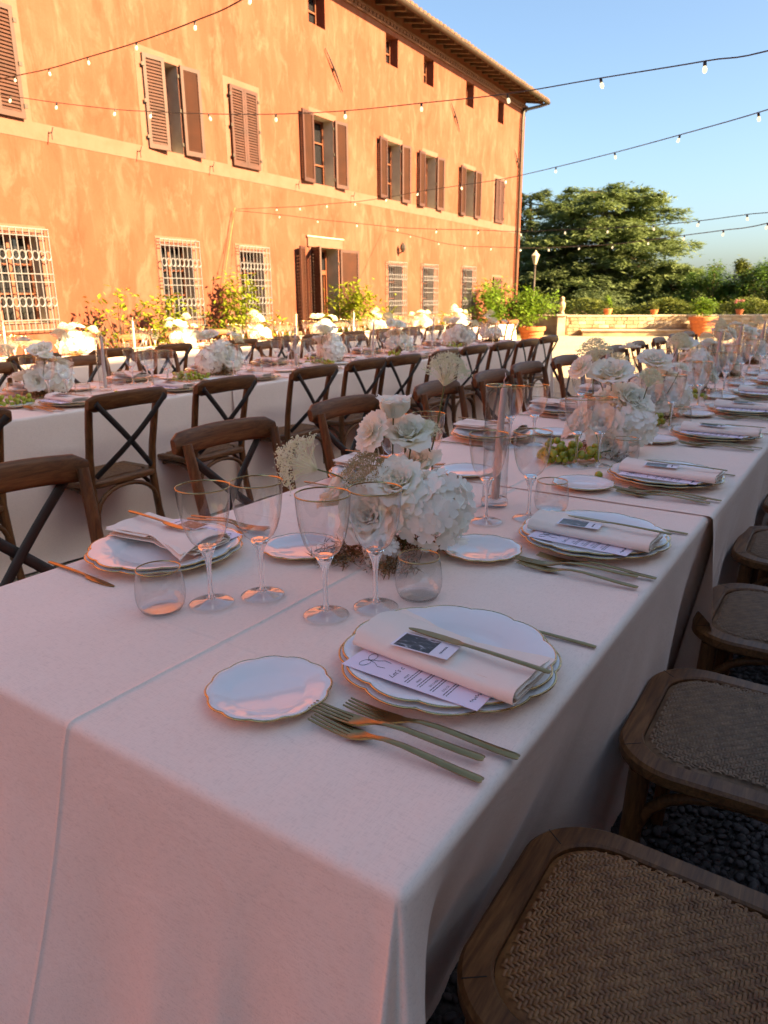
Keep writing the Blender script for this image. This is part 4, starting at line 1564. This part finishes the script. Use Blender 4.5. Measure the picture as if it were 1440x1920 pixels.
def fork_proto():
    rows = []
    # (y, half width, z)
    for y, hw, z in ((-.122, .0028, .0045), (-.1205, .0046, .0045), (-.116, .0058, .0046), (-.09, .0057, .0060), (-.05, .0050, .0098), (-.015, .0040, .0128), (.010, .0033, .0125), (.024, .0036, .0105),
                     (.034, .0062, .0080), (.044, .0098, .0058), (.054, .0116, .0046), (.062, .0118, .0044)):
        rows.append([(-hw + 2 * hw * k / 11, y, z + .0010 * (1 - (2 * k / 11 - 1) ** 2) * (-1 if y > .02 else 1)) for k in range(12)])
    extra = []
    end = rows[-1]
    for t in range(4):
        a, b_, c = end[t * 3], end[t * 3 + 1], end[t * 3 + 2]
        tr_ = [[a, b_, c]]
        for q, nar in ((.3, .82), (.6, .68), (.85, .5), (1.0, .22)):
            y = .062 + .060 * q
            z = .0044 + .0055 * q ** 1.8
            xc = b_[0] * (1 + .04 * q)
            hw = (c[0] - a[0]) / 2 * nar
            tr_.append([(xc - hw, y, z), (xc, y, z + .0002), (xc + hw, y, z)])
        extra.append(tr_)
    return solid_sheet(rows, .0021, 'fork', M_CUTLERY, None, extra)


def knife_proto():
    rows = []
    for y, x0_, x1_, z in ((-.120, -.003, .003, .0035), (-.118, -.0046, .0046, .0035), (-.10, -.0050, .0050, .004), (-.03, -.0042, .0042, .0045), (.010, -.0036, .0036, .0040), (.018, -.0040, .0046, .0034), (.026, -.0046, .0082, .0028),
                           (.05, -.0048, .0094, .0024), (.075, -.0046, .0084, .0022), (.095, -.0034, .0062, .0021), (.106, -.0020, .0030, .0021), (.110, -.0006, .0006, .0021)):
        rows.append([(x0_ + (x1_ - x0_) * k / 4, y, z + .0012 * (1 - (k / 2 - 1) ** 2) * (1 if y < .015 else .15)) for k in range(5)])
    return solid_sheet(rows, .0019, 'table_knife', M_CUTLERY)


FORK, KNIFE = fork_proto(), knife_proto()


def napkin_proto():
    root = P(None, 'napkin', None)
    def edges(v):
        q = (v + .152) / .272                         # 0 guest end .. 1 inner end
        uL = -.097 + .020 * q
        if v < -.02:
            uR = .036 - .018 * (v + .152) / .132
        else:
            uR = .018 + .050 * ((v + .02) / .140) ** 1.1
        return uL, uR
    vs_ = [-.152 + .272 * i / 22 for i in range(23)]
    lay = [(0.0, .0000, .0205, 0), (.008, .0046, .0158, 1)]
    for (ins, zb, zt, k) in lay:
        rows = []
        for v in vs_:
            uL, uR = edges(v)
            q = (v + .152) / .272
            end = .004 * fbm(v * 30, k * 3.0, 1)
            puff = (1 - .25 * q) * (1 + .10 * fbm(v * 14, 5 + k, 2))
            row = []
            uRb = min(uR, .030)
            for t in range(6):
                row.append((uRb - .012 * k - (uRb - .012 * k - uL - ins - .010) * t / 5, v + end, zb))
            for t in range(1, 7):
                a = PI / 2 + PI * t / 7
                rr_ = (zt - zb) / 2 * puff
                row.append((uL + ins + .010 + .010 * math.cos(a) * (1 - .2 * k), v + end, zb + (zt - zb) / 2 * puff - rr_ * math.sin(a)))
            for t in range(0, 11):
                f = t / 10
                u = uL + ins + .010 + (uR - .006 * k - uL - ins - .010) * f
                z = zt * puff if k == 0 else zb + (zt - zb) * puff
                sag = .0040 * fbm(u * 22, v * 16, 4 + k) + .0016 * fbm(u * 60, v * 34, 9 + k)
                if k == 0 and v > -.03:               # the free flap lifts into a soft peak and drops on the plate
                    g = max(0, (v + .03) / .15)
                    z += .016 * g * math.sin(PI * min(1, f * .85 + .10)) - .017 * g * f ** 2.2
                if k == 0 and v <= -.03:
                    z -= .006 * f ** 3
                row.append((u, v + end + (-.006 * f if k else 0), z + sag))
            rows.append(row)
        solid_sheet(rows, .0017, 'fold', M_NAPKIN, root)
    return root


NAPKIN = napkin_proto()


def text(body, size, parent, loc, mat=M_INK, shear=0., rz=0., sp=1.0):
    cu = bpy.data.curves.new('lettering', 'FONT')
    cu.body = body
    cu.size = size
    cu.shear = shear
    cu.space_character = sp
    cu.resolution_u = 2
    cu.materials.append(mat)
    tmp = bpy.data.objects.new('lettering', cu)
    COL.objects.link(tmp)
    dg = bpy.context.evaluated_depsgraph_get()
    me = bpy.data.meshes.new_from_object(tmp.evaluated_get(dg))
    bpy.data.objects.remove(tmp)
    o = bpy.data.objects.new('lettering', me)
    o['kind'] = 'stuff'
    o.location = loc
    o.rotation_euler = (0, 0, rz)
    o.parent = parent
    PK.setdefault(parent, []).append(o)
    return o


# menu card: bow drawing, script heading, courses
MENU = P(MB().box(-.050, .050, -.110, .110, 0, .0006), 'menu_card', M_CARD)
bow = MB()
zc = .0010
for sgn in (-1, 1):
    pts = [(-.018, .082, zc)]
    for i in range(1, 12):
        a = 2 * PI * i / 12
        pts.append((-.018 + sgn * (.010 - .010 * math.cos(a)), .082 + .0065 * math.sin(a) + .003 * (1 - math.cos(a)) * .5, zc))
    pts.append((-.018, .082, zc))
    bow.tube(pts, .00035, 4)
    bow.tube([(-.018, .082, zc), (-.018 + sgn * .004, .070, zc), (-.018 + sgn * .010, .062, zc), (-.018 + sgn * .008, .050, zc)], .00035, 4)
bow.tube([(-.021, .084, zc), (-.016, .079, zc), (-.020, .080, zc)], .0004, 4)
P(bow, 'bow_drawing', M_INK, MENU, kind='stuff')
text("Let's c", .0125, MENU, (-.043, .026, .0008), shear=.35)
yy = .010
ln = MB()
for hd in ('PRIMI', 'PRIMI', 'SECONDI', 'DOLCE'):
    text(hd, .0052, MENU, (-.034, yy, .0008))
    for k in range(2 if hd != 'PRIMI' else 2):
        rl_ = random.Random(hd + str(k) + str(yy))
        x = -.042
        yl = yy - .0046 - k * .0042
        while x < .035:
            L = rl_.uniform(.002, .006)
            ln.box(x, x + L, yl, yl + .0013, .0007, .0009)
            x += L + .0012
    yy -= .0205
P(ln, 'small_print', M_INK, MENU, kind='stuff')
sg = MB()
pts = []
for i in range(40):
    pts.append((-.036 + i * .0011, -.094 + .0022 * math.sin(i * 1.35) + .001 * math.sin(i * .5), .0009))
sg.tube(pts, .00028, 4)
P(sg, 'script_line', M_INK, MENU)
# instant photo
SNAP = P(MB().box(-.0225, .0225, -.046, .046, 0, .0005), 'photo_card', M_CARDW)
P(MB().box(-.0200, .0200, -.016, .0415, .0006, .0008), 'picture', M_SNAP, SNAP)
pts = [(-.012 + i * .0009, -.030 + .0016 * math.sin(i * 1.5), .0008) for i in range(26)]
P(MB().tube(pts, .0003, 4), 'script_line', M_INK, SNAP)

# ------------------------------------------------------------------ laying a place
rs = random.Random(99)


def place(tname, i, cx, cy_, side, z, group, over=None, full=True, glasses=True, nm=None):
    """side +1: guest sits on the open side (+X) looking to -X; -1: guest on the villa side"""
    rz = rad(90) if side > 0 else rad(-90)
    c, s = math.cos(rz), math.sin(rz)
    ov = over or {}
    w = ', {} place from near end, {}'.format(ORD[i], tname)

    def W(u, v, dz=0):
        return (cx + u * c - v * s, cy_ + u * s + v * c, z + dz)

    def put(proto, u, v, dz, a, label, cat, g, rot=None):
        return dup(proto, W(u, v, dz), rz + a, label, cat, g, rot=rot)
    jk = 1.0 if over and 'w1' in over and i == 0 else 1.9
    j = lambda q: rs.uniform(-q, q) * (jk if q < .15 else 1)
    if full:
        a0 = j(.2)
        put(PL_CHARGER, 0, 0, .0008, a0, 'lower gilt-rimmed scalloped charger plate' + w, 'charger', 'charger plates')
        put(PL_DINNER, .001, .001, .0078, a0 + .02, 'upper gilt-rimmed scalloped dinner plate' + w, 'plate', 'dinner plates')
        put(MENU, -.076 + j(.004), -.004, .0298, j(.03), 'lilac menu card under the napkin' + w, 'menu', 'menu cards')
        put(NAPKIN, j(.004), j(.004), .0312, j(.04), 'folded blush napkin' + w, 'napkin', 'folded napkins')
        put(SNAP, -.055 + j(.004), .006 + j(.006), .0312 + .0255, j(.1) + .03, 'small photo card on the napkin' + w, 'photo card', 'photo cards')
        kk = put(KNIFE, -.036 + j(.004), -.055, .0312 + .0275, j(.04) - .06, 'gold knife lying on the napkin' + w, 'knife', 'knives on napkins')
        for q, (fu, fv, fa) in enumerate(((-.226, -.046, .05), (-.204, -.030, .11), (-.170, -.060, .07))):
            put(FORK, fu + j(.003), fv + j(.004), .0005 + (.0035 if q == 1 else 0), fa + j(.03), ('outer', 'middle', 'inner')[q] + ' gold fork' + w, 'fork', 'forks')
        put(KNIFE, .176 + j(.004), -.050, .0005, j(.04), 'gold knife on the cloth' + w, 'knife', 'knives on the cloth')
    u, v = ov.get('bread', (-.205, .180))
    put(PL_BREAD, u, v, .0006, j(.2), 'small scalloped bread plate' + w, 'plate', 'bread plates')
    if glasses:
        for q, key in enumerate(('w1', 'w2')):
            u, v = ov.get(key, ((.025, .275), (.095, .215))[q])
            put(GLASS, u + (0 if key in ov else j(.012)), v + (0 if key in ov else j(.012)), .0006, j(3), ('inner', 'outer')[q] + ' gold-rimmed stem glass' + w, 'wine glass', 'stem glasses')
        u, v = ov.get('tum', (.185, .172))
        put(TUMB, u, v, .0006, j(3), 'low gold-rimmed water tumbler' + w, 'tumbler', 'water tumblers')


Z1 = TZ + .0008
Z1b = TZ + .0036
place('outer side of front table', 0, -.466, .867, 1, Z1, None, dict(bread=(-.211, .171), w1=(.042, .268), w2=(.118, .214), tum=(.201, .174)))
for i, y in enumerate((1.55, 2.215, 3.02, 3.74, 4.42, 5.1, 5.8)):
    place('outer side of front table', i + 1, -.468, y, 1, Z1 if y < 1.6 else (Z1b if y < 5.2 else Z1b + .002), None)
place('villa side of front table', 0, -1.222, .966, -1, Z1, None, dict(bread=(-.177, .236), w1=(.131, .279), w2=(.053, .333), tum=(.200, .225)))
for i, y in enumerate((1.78, 2.56, 3.32, 4.02, 4.72, 5.42, 6.12, 6.82, 7.5, 8.2)):
    place('villa side of front table', i + 1, -1.20, y, -1, Z1 if y < 1.6 else (Z1b if y < 5.2 else Z1b + .002), None, dict(w1=(.13, .13), w2=(.05, .19), tum=(.20, .10), bread=(-.19, .19)))
for i in range(10):
    place('aisle side of middle table', i, -3.49, 1.55 + i * .70, 1, TZ + .003, None, dict(w1=(.03, .25), w2=(.10, .19)))
    place('villa side of middle table', i, -4.19, 1.75 + i * .70, -1, TZ + .003, None, dict(w1=(.11, .18), w2=(.04, .24), tum=(.19, .14)))
for i in range(13):
    place('court side of sunlit table', i, -6.16, 3.6 + i * .72, 1, TZ + .001, None, dict(w1=(.03, .25), w2=(.10, .19)), full=(i < 7))
    place('wall side of sunlit table', i, -6.86, 3.8 + i * .72, -1, TZ + .001, None, dict(w1=(.11, .18), w2=(.04, .24), tum=(.19, .14)), full=False)

# ================================================================== FLOWERS
def rose(mb, c, R_, axis=(0, 0, 1), seed=0, n=30, openness=1.0):
    r = random.Random(seed)
    q = Vector((0, 0, 1)).rotation_difference(Vector(axis).normalized())
    c = Vector(c)
    for i in range(n):
        f = (i + .5) / n
        phi = i * 2.399 + r.uniform(-.25, .25)
        base = R_ * (.03 + .20 * f)
        L = R_ * (.75 + .55 * f) * r.uniform(.92, 1.08)
        lean = rad(4 + 62 * openness * f ** 1.5 + r.uniform(-5, 5))
        W_ = R_ * (.30 + .50 * f)
        curl = .10 + .45 * f
        g = []
        for a in range(6):
            t = a / 5
            row = []
            wid = W_ * (math.sin(PI * (.10 + .72 * t)) ** .7) if t < .999 else W_ * .55
            for b_ in range(7):
                s = b_ / 3 - 1
                ln_ = lean * t ** .8 + curl * max(0, t - .62) ** 1.5 * 3.2
                y = base + L * math.sin(lean * .8) * t + L * curl * max(0, t - .6) ** 1.6 * 1.5 + R_ * .06 * math.sin(s * 5 + i) * t
                z = L * math.cos(lean * .9) * t - L * curl * max(0, t - .72) ** 1.5 * 1.4 - (.10 * R_ * s * s if t > .8 else 0) + R_ * .035 * math.sin(s * 7 + i * 2.1) * t * t
                y -= (s * s) * wid * (.55 - .35 * f)
                rf_ = R_ * .05 * t ** 3 * noise.noise(Vector((s * 3.1 + i * 1.7, t * 2 + seed, i * .37)))
                row.append(Vector((s * wid * (1 + .10 * noise.noise(Vector((i * 2.3, t * 4, seed)))), y + rf_ * 2, z + rf_ * 2.5)))
            g.append(row)
        cp, sp_ = math.cos(phi), math.sin(phi)
        mb.sheet([[c + q @ (Vector((p.x * cp - p.y * sp_, p.x * sp_ + p.y * cp, p.z - R_ * .55))) for p in row] for row in g])


def hydrangea(mb, c, R_, seed=0, n=70, low=-.75):
    r = random.Random(seed)
    c = Vector(c)
    for i in range(n):
        z = 1 - (1 - low) * (i + .5) / n
        a = i * 2.399963
        rr = math.sqrt(max(0, 1 - z * z))
        d = Vector((rr * math.cos(a), rr * math.sin(a), z))
        d = (d + Vector((r.gauss(0, .10), r.gauss(0, .10), r.gauss(0, .10)))).normalized()
        p = c + d * R_ * r.uniform(.82, 1.08)
        q = Vector((0, 0, 1)).rotation_difference((d + Vector((r.gauss(0, .25), r.gauss(0, .25), r.gauss(0, .25)))).normalized())
        s = R_ * r.uniform(.20, .29)
        r0 = r.uniform(0, 2)
        for k in range(4):
            ang = r0 + k * PI / 2
            ca, sa = math.cos(ang), math.sin(ang)
            g = []
            for t, wq in ((0, .06), (.35, .40), (.75, .52), (1.0, .30)):
                row = []
                for s2 in (-1, 0, 1):
                    x, y = t * s, s2 * wq * s
                    zz = s * (.22 * t * t + .06 * abs(s2) * t - (.18 * max(0, t - .7)))
                    row.append(p + q @ Vector((x * ca - y * sa, x * sa + y * ca, zz)))
                g.append(row)
            mb.sheet(g)


def umbel(mb, c, R_, axis=(0, 0, 1), seed=0, n=84, m=18, drop=1.9):
    r = random.Random(seed)
    q = Vector((0, 0, 1)).rotation_difference(Vector(axis).normalized())
    c = Vector(c)
    for i in range(n):
        f = math.sqrt((i + .5) / n)
        a = i * 2.399963
        d = Vector((f * math.cos(a), f * math.sin(a), drop * .45 * (1 - f * f)))
        hub = d * R_ + Vector((r.gauss(0, .03), r.gauss(0, .03), r.gauss(0, .05))) * R_
        mb.tube([c + q @ Vector((0, 0, -R_ * .55)), c + q @ (hub * .55 + Vector((0, 0, -.12 * R_))), c + q @ hub], .0004, 3, cap=False)
        for k in range(m):
            v_ = Vector((r.gauss(0, 1), r.gauss(0, 1), abs(r.gauss(0, .5)))) * R_ * .10
            p = c + q @ (hub + v_)
            s = R_ * r.uniform(.020, .038)
            mb.add([p + Vector((s, 0, 0)), p + Vector((-s * .5, s * .87, 0)), p + Vector((-s * .5, -s * .87, 0)), p + Vector((0, 0, s)), p - Vector((0, 0, s))],
                   [(0, 1, 3), (1, 2, 3), (2, 0, 3), (1, 0, 4), (2, 1, 4), (0, 2, 4)])


def scabiosa(mb, c, R_, axis=(0, 0, 1), seed=0):
    r = random.Random(seed)
    q = Vector((0, 0, 1)).rotation_difference(Vector(axis).normalized())
    c = Vector(c)
    for ring, (cnt, L, up_, w_) in enumerate(((13, 1.0, .08, .32), (11, .74, .22, .26), (12, .45, .42, .16), (12, .22, .5, .09))):
        for k in range(cnt):
            a = 2 * PI * (k + .5 * ring) / cnt + r.uniform(-.12, .12)
            ca, sa = math.cos(a), math.sin(a)
            g = []
            for t, wq in ((.08, .25), (.4, .7), (.75, 1.0), (1.0, .8)):
                row = []
                for s in (-1, -.33, .33, 1):
                    x = t * L * R_ * r.uniform(.94, 1.06)
                    y = s * wq * w_ * R_
                    z = R_ * (up_ * t + .07 * math.sin(s * 5 + k) * t + r.uniform(-.03, .03))
                    row.append(c + q @ Vector((x * ca - y * sa, x * sa + y * ca, z)))
                g.append(row)
            mb.sheet(g)


def moss(mb, c, R_, seed=0, n=420):
    r = random.Random(seed)
    c = Vector(c)
    for k in range(n):
        d = Vector((r.gauss(0, 1), r.gauss(0, 1), abs(r.gauss(0, .8)))).normalized()
        p = c + Vector((d.x * R_, d.y * R_, d.z * R_ * .55)) * r.uniform(.2, 1)
        e = Vector((r.gauss(0, 1), r.gauss(0, 1), r.gauss(.2, .8))).normalized() * R_ * r.uniform(.18, .42)
        s = e.cross(Vector((r.random(), r.random(), r.random()))).normalized() * R_ * .028
        mb.add([p - s, p + e, p + s], [(0, 1, 2)])


def arrangement_proto(spec, seed):
    """spec: list of (kind, x, y, z, size, axis) in metres from the base"""
    root = P(None, 'flower_arrangement', None)
    r = random.Random(seed)
    for k, it in enumerate(spec):
        kind, x, y, z, s = it[:5]
        ax = it[5] if len(it) > 5 else (x * 2 + r.uniform(-.2, .2), y * 2 + r.uniform(-.2, .2), .8)
        mb = MB()
        sd = seed * 100 + k
        if kind == 'rose':
            rose(mb, (x, y, z), s, ax, sd, 30)
            o = P(mb, 'rose', M_ROSE, root, smooth=True)
        elif kind == 'bud':
            rose(mb, (x, y, z), s, ax, sd, 22, .42)
            o = P(mb, 'rose', M_ROSE, root, smooth=True)
        elif kind == 'peony':
            rose(mb, (x, y, z), s, ax, sd, 46, .85)
            o = P(mb, 'peony', M_ROSE, root, smooth=True)
        elif kind == 'hydrangea':
            hydrangea(mb, (x, y, z), s, sd, 125 if s > .06 else 80)
            o = P(mb, 'hydrangea', M_HYD, root, smooth=True, kind='stuff')
        elif kind == 'lace':
            umbel(mb, (x, y, z), s, ax, sd)
            o = P(mb, 'lace_umbel', M_LACE, root, kind='stuff')
        elif kind == 'drylace':
            umbel(mb, (x, y, z), s, ax, sd)
            o = P(mb, 'lace_umbel', M_LACEB, root, kind='stuff')
        elif kind == 'scab':
            scabiosa(mb, (x, y, z), s, ax, sd)
            o = P(mb, 'scabiosa', M_ROSE, root, smooth=True)
        elif kind == 'moss':
            moss(mb, (x, y, z), s, sd)
            o = P(mb, 'moss', M_MOSS, root, kind='stuff')
            continue
        if z - s > .06:
            a = Vector(ax).normalized()
            top = Vector((x, y, z)) - a * s * .5
            bs = Vector((x * .18 + r.uniform(-.02, .02), y * .18 + r.uniform(-.02, .02), .02))
            mid_ = top - a * max(.03, (top - bs).length * .38)
            st = MB().tube(catmull([bs, mid_, top], 6), [.0028 if kind in ('rose', 'peony', 'hydrangea') else .0019] * 13, 6)
            P(st, 'stem', M_STEM, o, smooth=True)
    return root


ARR1 = arrangement_proto([
    ('hydrangea', .062, .045, .105, .080), ('peony', -.040, -.045, .098, 0.057, (.25, -.9, .45)), ('rose', -.145, -.010, .135, 0.053, (-.7, -.4, .75)),
    ('bud', -.052, .074, .312, 0.043, (.05, -.05, 1)), ('rose', -.030, .094, .258, 0.046, (.35, -.45, .9)), ('scab', -.070, .020, .262, 0.048, (-.3, -.85, .45)),
    ('lace', -.195, -.060, .196, .062, (-.75, -.3, .35)), ('drylace', -.066, -.005, .175, .052, (0, -.3, 1)), ('peony', -.030, .110, .175, 0.055, (-.2, -.4, .9)),
    ('lace', .007, .200, .372, .050, (.15, .1, 1)), ('lace', -.005, .136, .248, .032, (0, -.2, 1)), ('hydrangea', .000, -.050, .030, .038), ('hydrangea', .02, .13, .09, .06),
    ('peony', -.095, .055, .150, 0.062, (-.4, -.2, .9)), ('rose', .01, -.015, .175, 0.050, (.2, -.6, .8)), ('moss', -.085, -.075, .006, .070), ('moss', .035, -.065, .006, .066), ('moss', 0, .07, .008, .09), ('moss', -.09, .04, .008, .06)], 1)
ARR2 = arrangement_proto([
    ('scab', -.114, .030, .294, 0.051, (-.4, -.7, .6)), ('lace', -.098, .118, .335, .06, (0, -.1, 1)), ('rose', -.017, .060, .282, 0.066, (.05, -.45, .9)), ('rose', -.027, .113, .190, 0.066, (-.3, -.3, .9)),
    ('peony', .050, .100, .185, 0.065, (.5, -.3, .8)), ('hydrangea', .067, .070, .095, .075), ('peony', -.001, -.038, .105, 0.059, (0, -.95, .4)), ('rose', -.100, -.020, .114, 0.058, (-.7, -.5, .6)),
    ('peony', .028, -.061, .050, 0.055, (.2, -.95, .25)), ('lace', .10, .13, .25, .045), ('hydrangea', -.05, .12, .08, .06), ('moss', .034, -.038, .006, .07), ('moss', -.03, .05, .006, .09)], 2)
ARR3 = arrangement_proto([
    ('rose', .00, .03, .262, 0.064, (.1, -.4, .9)), ('rose', -.09, -.05, .13, 0.058), ('hydrangea', .08, .02, .10, .085), ('hydrangea', -.03, .09, .11, .075), ('peony', .02, -.08, .10, 0.057, (.3, -.9, .4)),
    ('scab', -.11, .06, .31, 0.046), ('lace', .10, .08, .33, .05), ('lace', -.16, -.04, .25, .05), ('scab', .10, -.10, .24, 0.041), ('rose', .07, .12, .19, 0.056), ('moss', 0, -.04, .006, .08), ('moss', .05, .08, .006, .08)], 3)
ARR4 = arrangement_proto([
    ('hydrangea', -.07, -.03, .10, .090), ('hydrangea', .09, .04, .10, .085), ('hydrangea', .02, -.02, .17, .075), ('rose', -.06, .03, .285, 0.062, (-.2, -.3, .9)), ('rose', .06, -.09, .12, 0.055, (.3, -.9, .4)),
    ('peony', .03, .08, .20, 0.061), ('lace', -.14, .02, .27, .05), ('scab', .11, -.02, .28, 0.045), ('lace', .15, .10, .24, .05), ('moss', 0, 0, .006, .12)], 4)
ARRS = (ARR1, ARR2, ARR3, ARR4)


def flowers(tname, pts, z, seq, rzs=None):
    for i, (x, y) in enumerate(pts):
        dup(ARRS[seq[i]], (x, y, z), (rzs[i] if rzs else 0), 'white rose and hydrangea arrangement, {} from the near end of the {}'.format(ORD[i], tname), 'flower arrangement', 'flower arrangements')


flowers('front table', [(-.79, 1.22), (-.74, 2.50), (-.80, 3.35), (-.84, 4.35), (-.82, 5.4), (-.84, 6.5), (-.82, 7.6), (-.84, 8.8)], TZ + .002, (0, 1, 2, 3, 1, 2, 3, 1), (0, 0, .3, 1.2, 2.0, .8, 2.5, 3.1))
flowers('middle table', [(-3.93, 2.36), (-3.95, 3.75), (-3.86, 4.95), (-3.86, 6.10), (-3.86, 7.25), (-3.88, 8.2)], TZ + .002, (2, 3, 3, 1, 3, 2), (.5, .9, 2.1, 1.1, .2, 1.7))
flowers('villa table', [(-6.5, 4.3), (-6.5, 5.65), (-6.5, 7.0), (-6.5, 8.2), (-6.5, 9.6), (-6.5, 10.9), (-6.5, 12.2)], TZ + .002, (3, 2, 1, 3, 2, 3, 1), (.2, 1.3, 2.2, .7, 1.9, 2.9, .3))

# candles in glass cylinders
def candles(tname, pts, z):
    for i, (x, y) in enumerate(pts):
        dup(CYL, (x, y, z), 0, 'clear glass candle cylinder, {} from the near end of the {}'.format(ORD[i], tname), 'candle holder', 'candle cylinders')
        dup(CANDLE, (x + .002, y, z + .0208), rc_.uniform(0, 6), 'blush taper candle inside the {} glass cylinder of the {}'.format(ORD[i], tname), 'candle', 'taper candles',
            rot=(rc_.uniform(-.02, .02), rc_.uniform(.02, .05), rc_.uniform(-.3, .3)))


candles('front table', [(-.785, 1.70), (-.92, 3.0), (-.86, 3.95), (-.82, 4.95), (-.86, 6.0), (-.84, 7.1)], TZ + .003)
candles('middle table', [(-3.86, 2.72), (-3.80, 4.42), (-3.84, 5.55), (-3.85, 6.65)], TZ + .003)
candles('villa table', [(-6.5, 3.6), (-6.45, 4.95), (-6.5, 7.6), (-6.5, 8.9)], TZ + .003)

# ------------------------------------------------------------------ grapes
_g = bmesh.new()
bmesh.ops.create_icosphere(_g, subdivisions=2, radius=1)
_gm = bpy.data.meshes.new('grape')
_g.to_mesh(_gm)
_g.free()
_gm.materials.append(M_GRAPE)
_gm.shade_smooth()
_tri = [tuple(v.co) for v in _gm.vertices], [tuple(p.vertices) for p in _gm.polygons]


def grapes(label, x, y, z, n, L, ang, r0=.0108, seed=0):
    r = random.Random(seed)
    t = empty('grape_bunch', (x, y, z), ang)
    tag(t, label, 'grapes', 'bunches of green grapes')
    done = []
    tries = 0
    while len(done) < n and tries < 5000:
        tries += 1
        u = r.random()
        wdt = .036 * (1 - .5 * u) + .008
        rr = r0 * r.uniform(.85, 1.12)
        p = Vector(((u - .5) * L, r.gauss(0, .45) * wdt, rr + abs(r.gauss(0, .55)) * wdt * .9))
        if all((p - q).length > (rr + s) * .86 for q, s in done):
            done.append((p, rr))
    for p, rr in done:
        g = mkobj('grape', _gm, t, loc=p, rot=(r.uniform(0, 6), r.uniform(0, 6), 0))
        g.scale = (rr, rr, rr * 1.1)
    part(MB().tube([(L * .5 - .02, 0, .012), (L * .5 + .02, .004, .03), (L * .5 + .045, .0, .034)], [.003, .0022, .0026], 6), 'stalk', M_STEM, t, smooth=True)
    return t


grapes('yellow-green grape bunch beside the second flower arrangement of the front table', -.80, 2.31, TZ + .004, 52, .20, rad(40), .0120, 1)
grapes('small grape bunch before the third flower arrangement of the front table', -.78, 3.16, TZ + .004, 34, .18, rad(30), .0120, 2)
grapes('grape bunch near the fourth flower arrangement of the front table', -.78, 4.1, TZ + .004, 18, .15, rad(60), .0120, 3)
grapes('green grape bunch at the near chairs of the middle table', -3.72, 2.05, TZ + .004, 34, .22, rad(70), .0120, 4)
grapes('green grape bunch left of the large hydrangea on the middle table', -3.80, 3.35, TZ + .004, 44, .26, rad(75), .0125, 5)
grapes('green grapes by the third arrangement of the middle table', -3.72, 4.62, TZ + .004, 30, .24, rad(70), .0125, 6)
grapes('green grapes by the fourth arrangement of the middle table', -3.72, 5.82, TZ + .004, 26, .24, rad(70), .0125, 7)
grapes('green grapes by the fifth arrangement of the middle table', -3.74, 6.95, TZ + .004, 22, .22, rad(70), .0125, 8)
for (x, y, lab) in ((-.640, 2.125, 'single loose grape beside the third place plate of the front table'), (-3.62, 2.62, 'loose grape near the candle of the middle table'), (-3.60, 2.74, 'second loose grape nearer the candle of the middle table')):
    g = mkobj('loose_grape', _gm, None, loc=(x, y, TZ + .0165))
    g.scale = (.0125, .0125, .0135)
    tag(g, lab, 'grape')
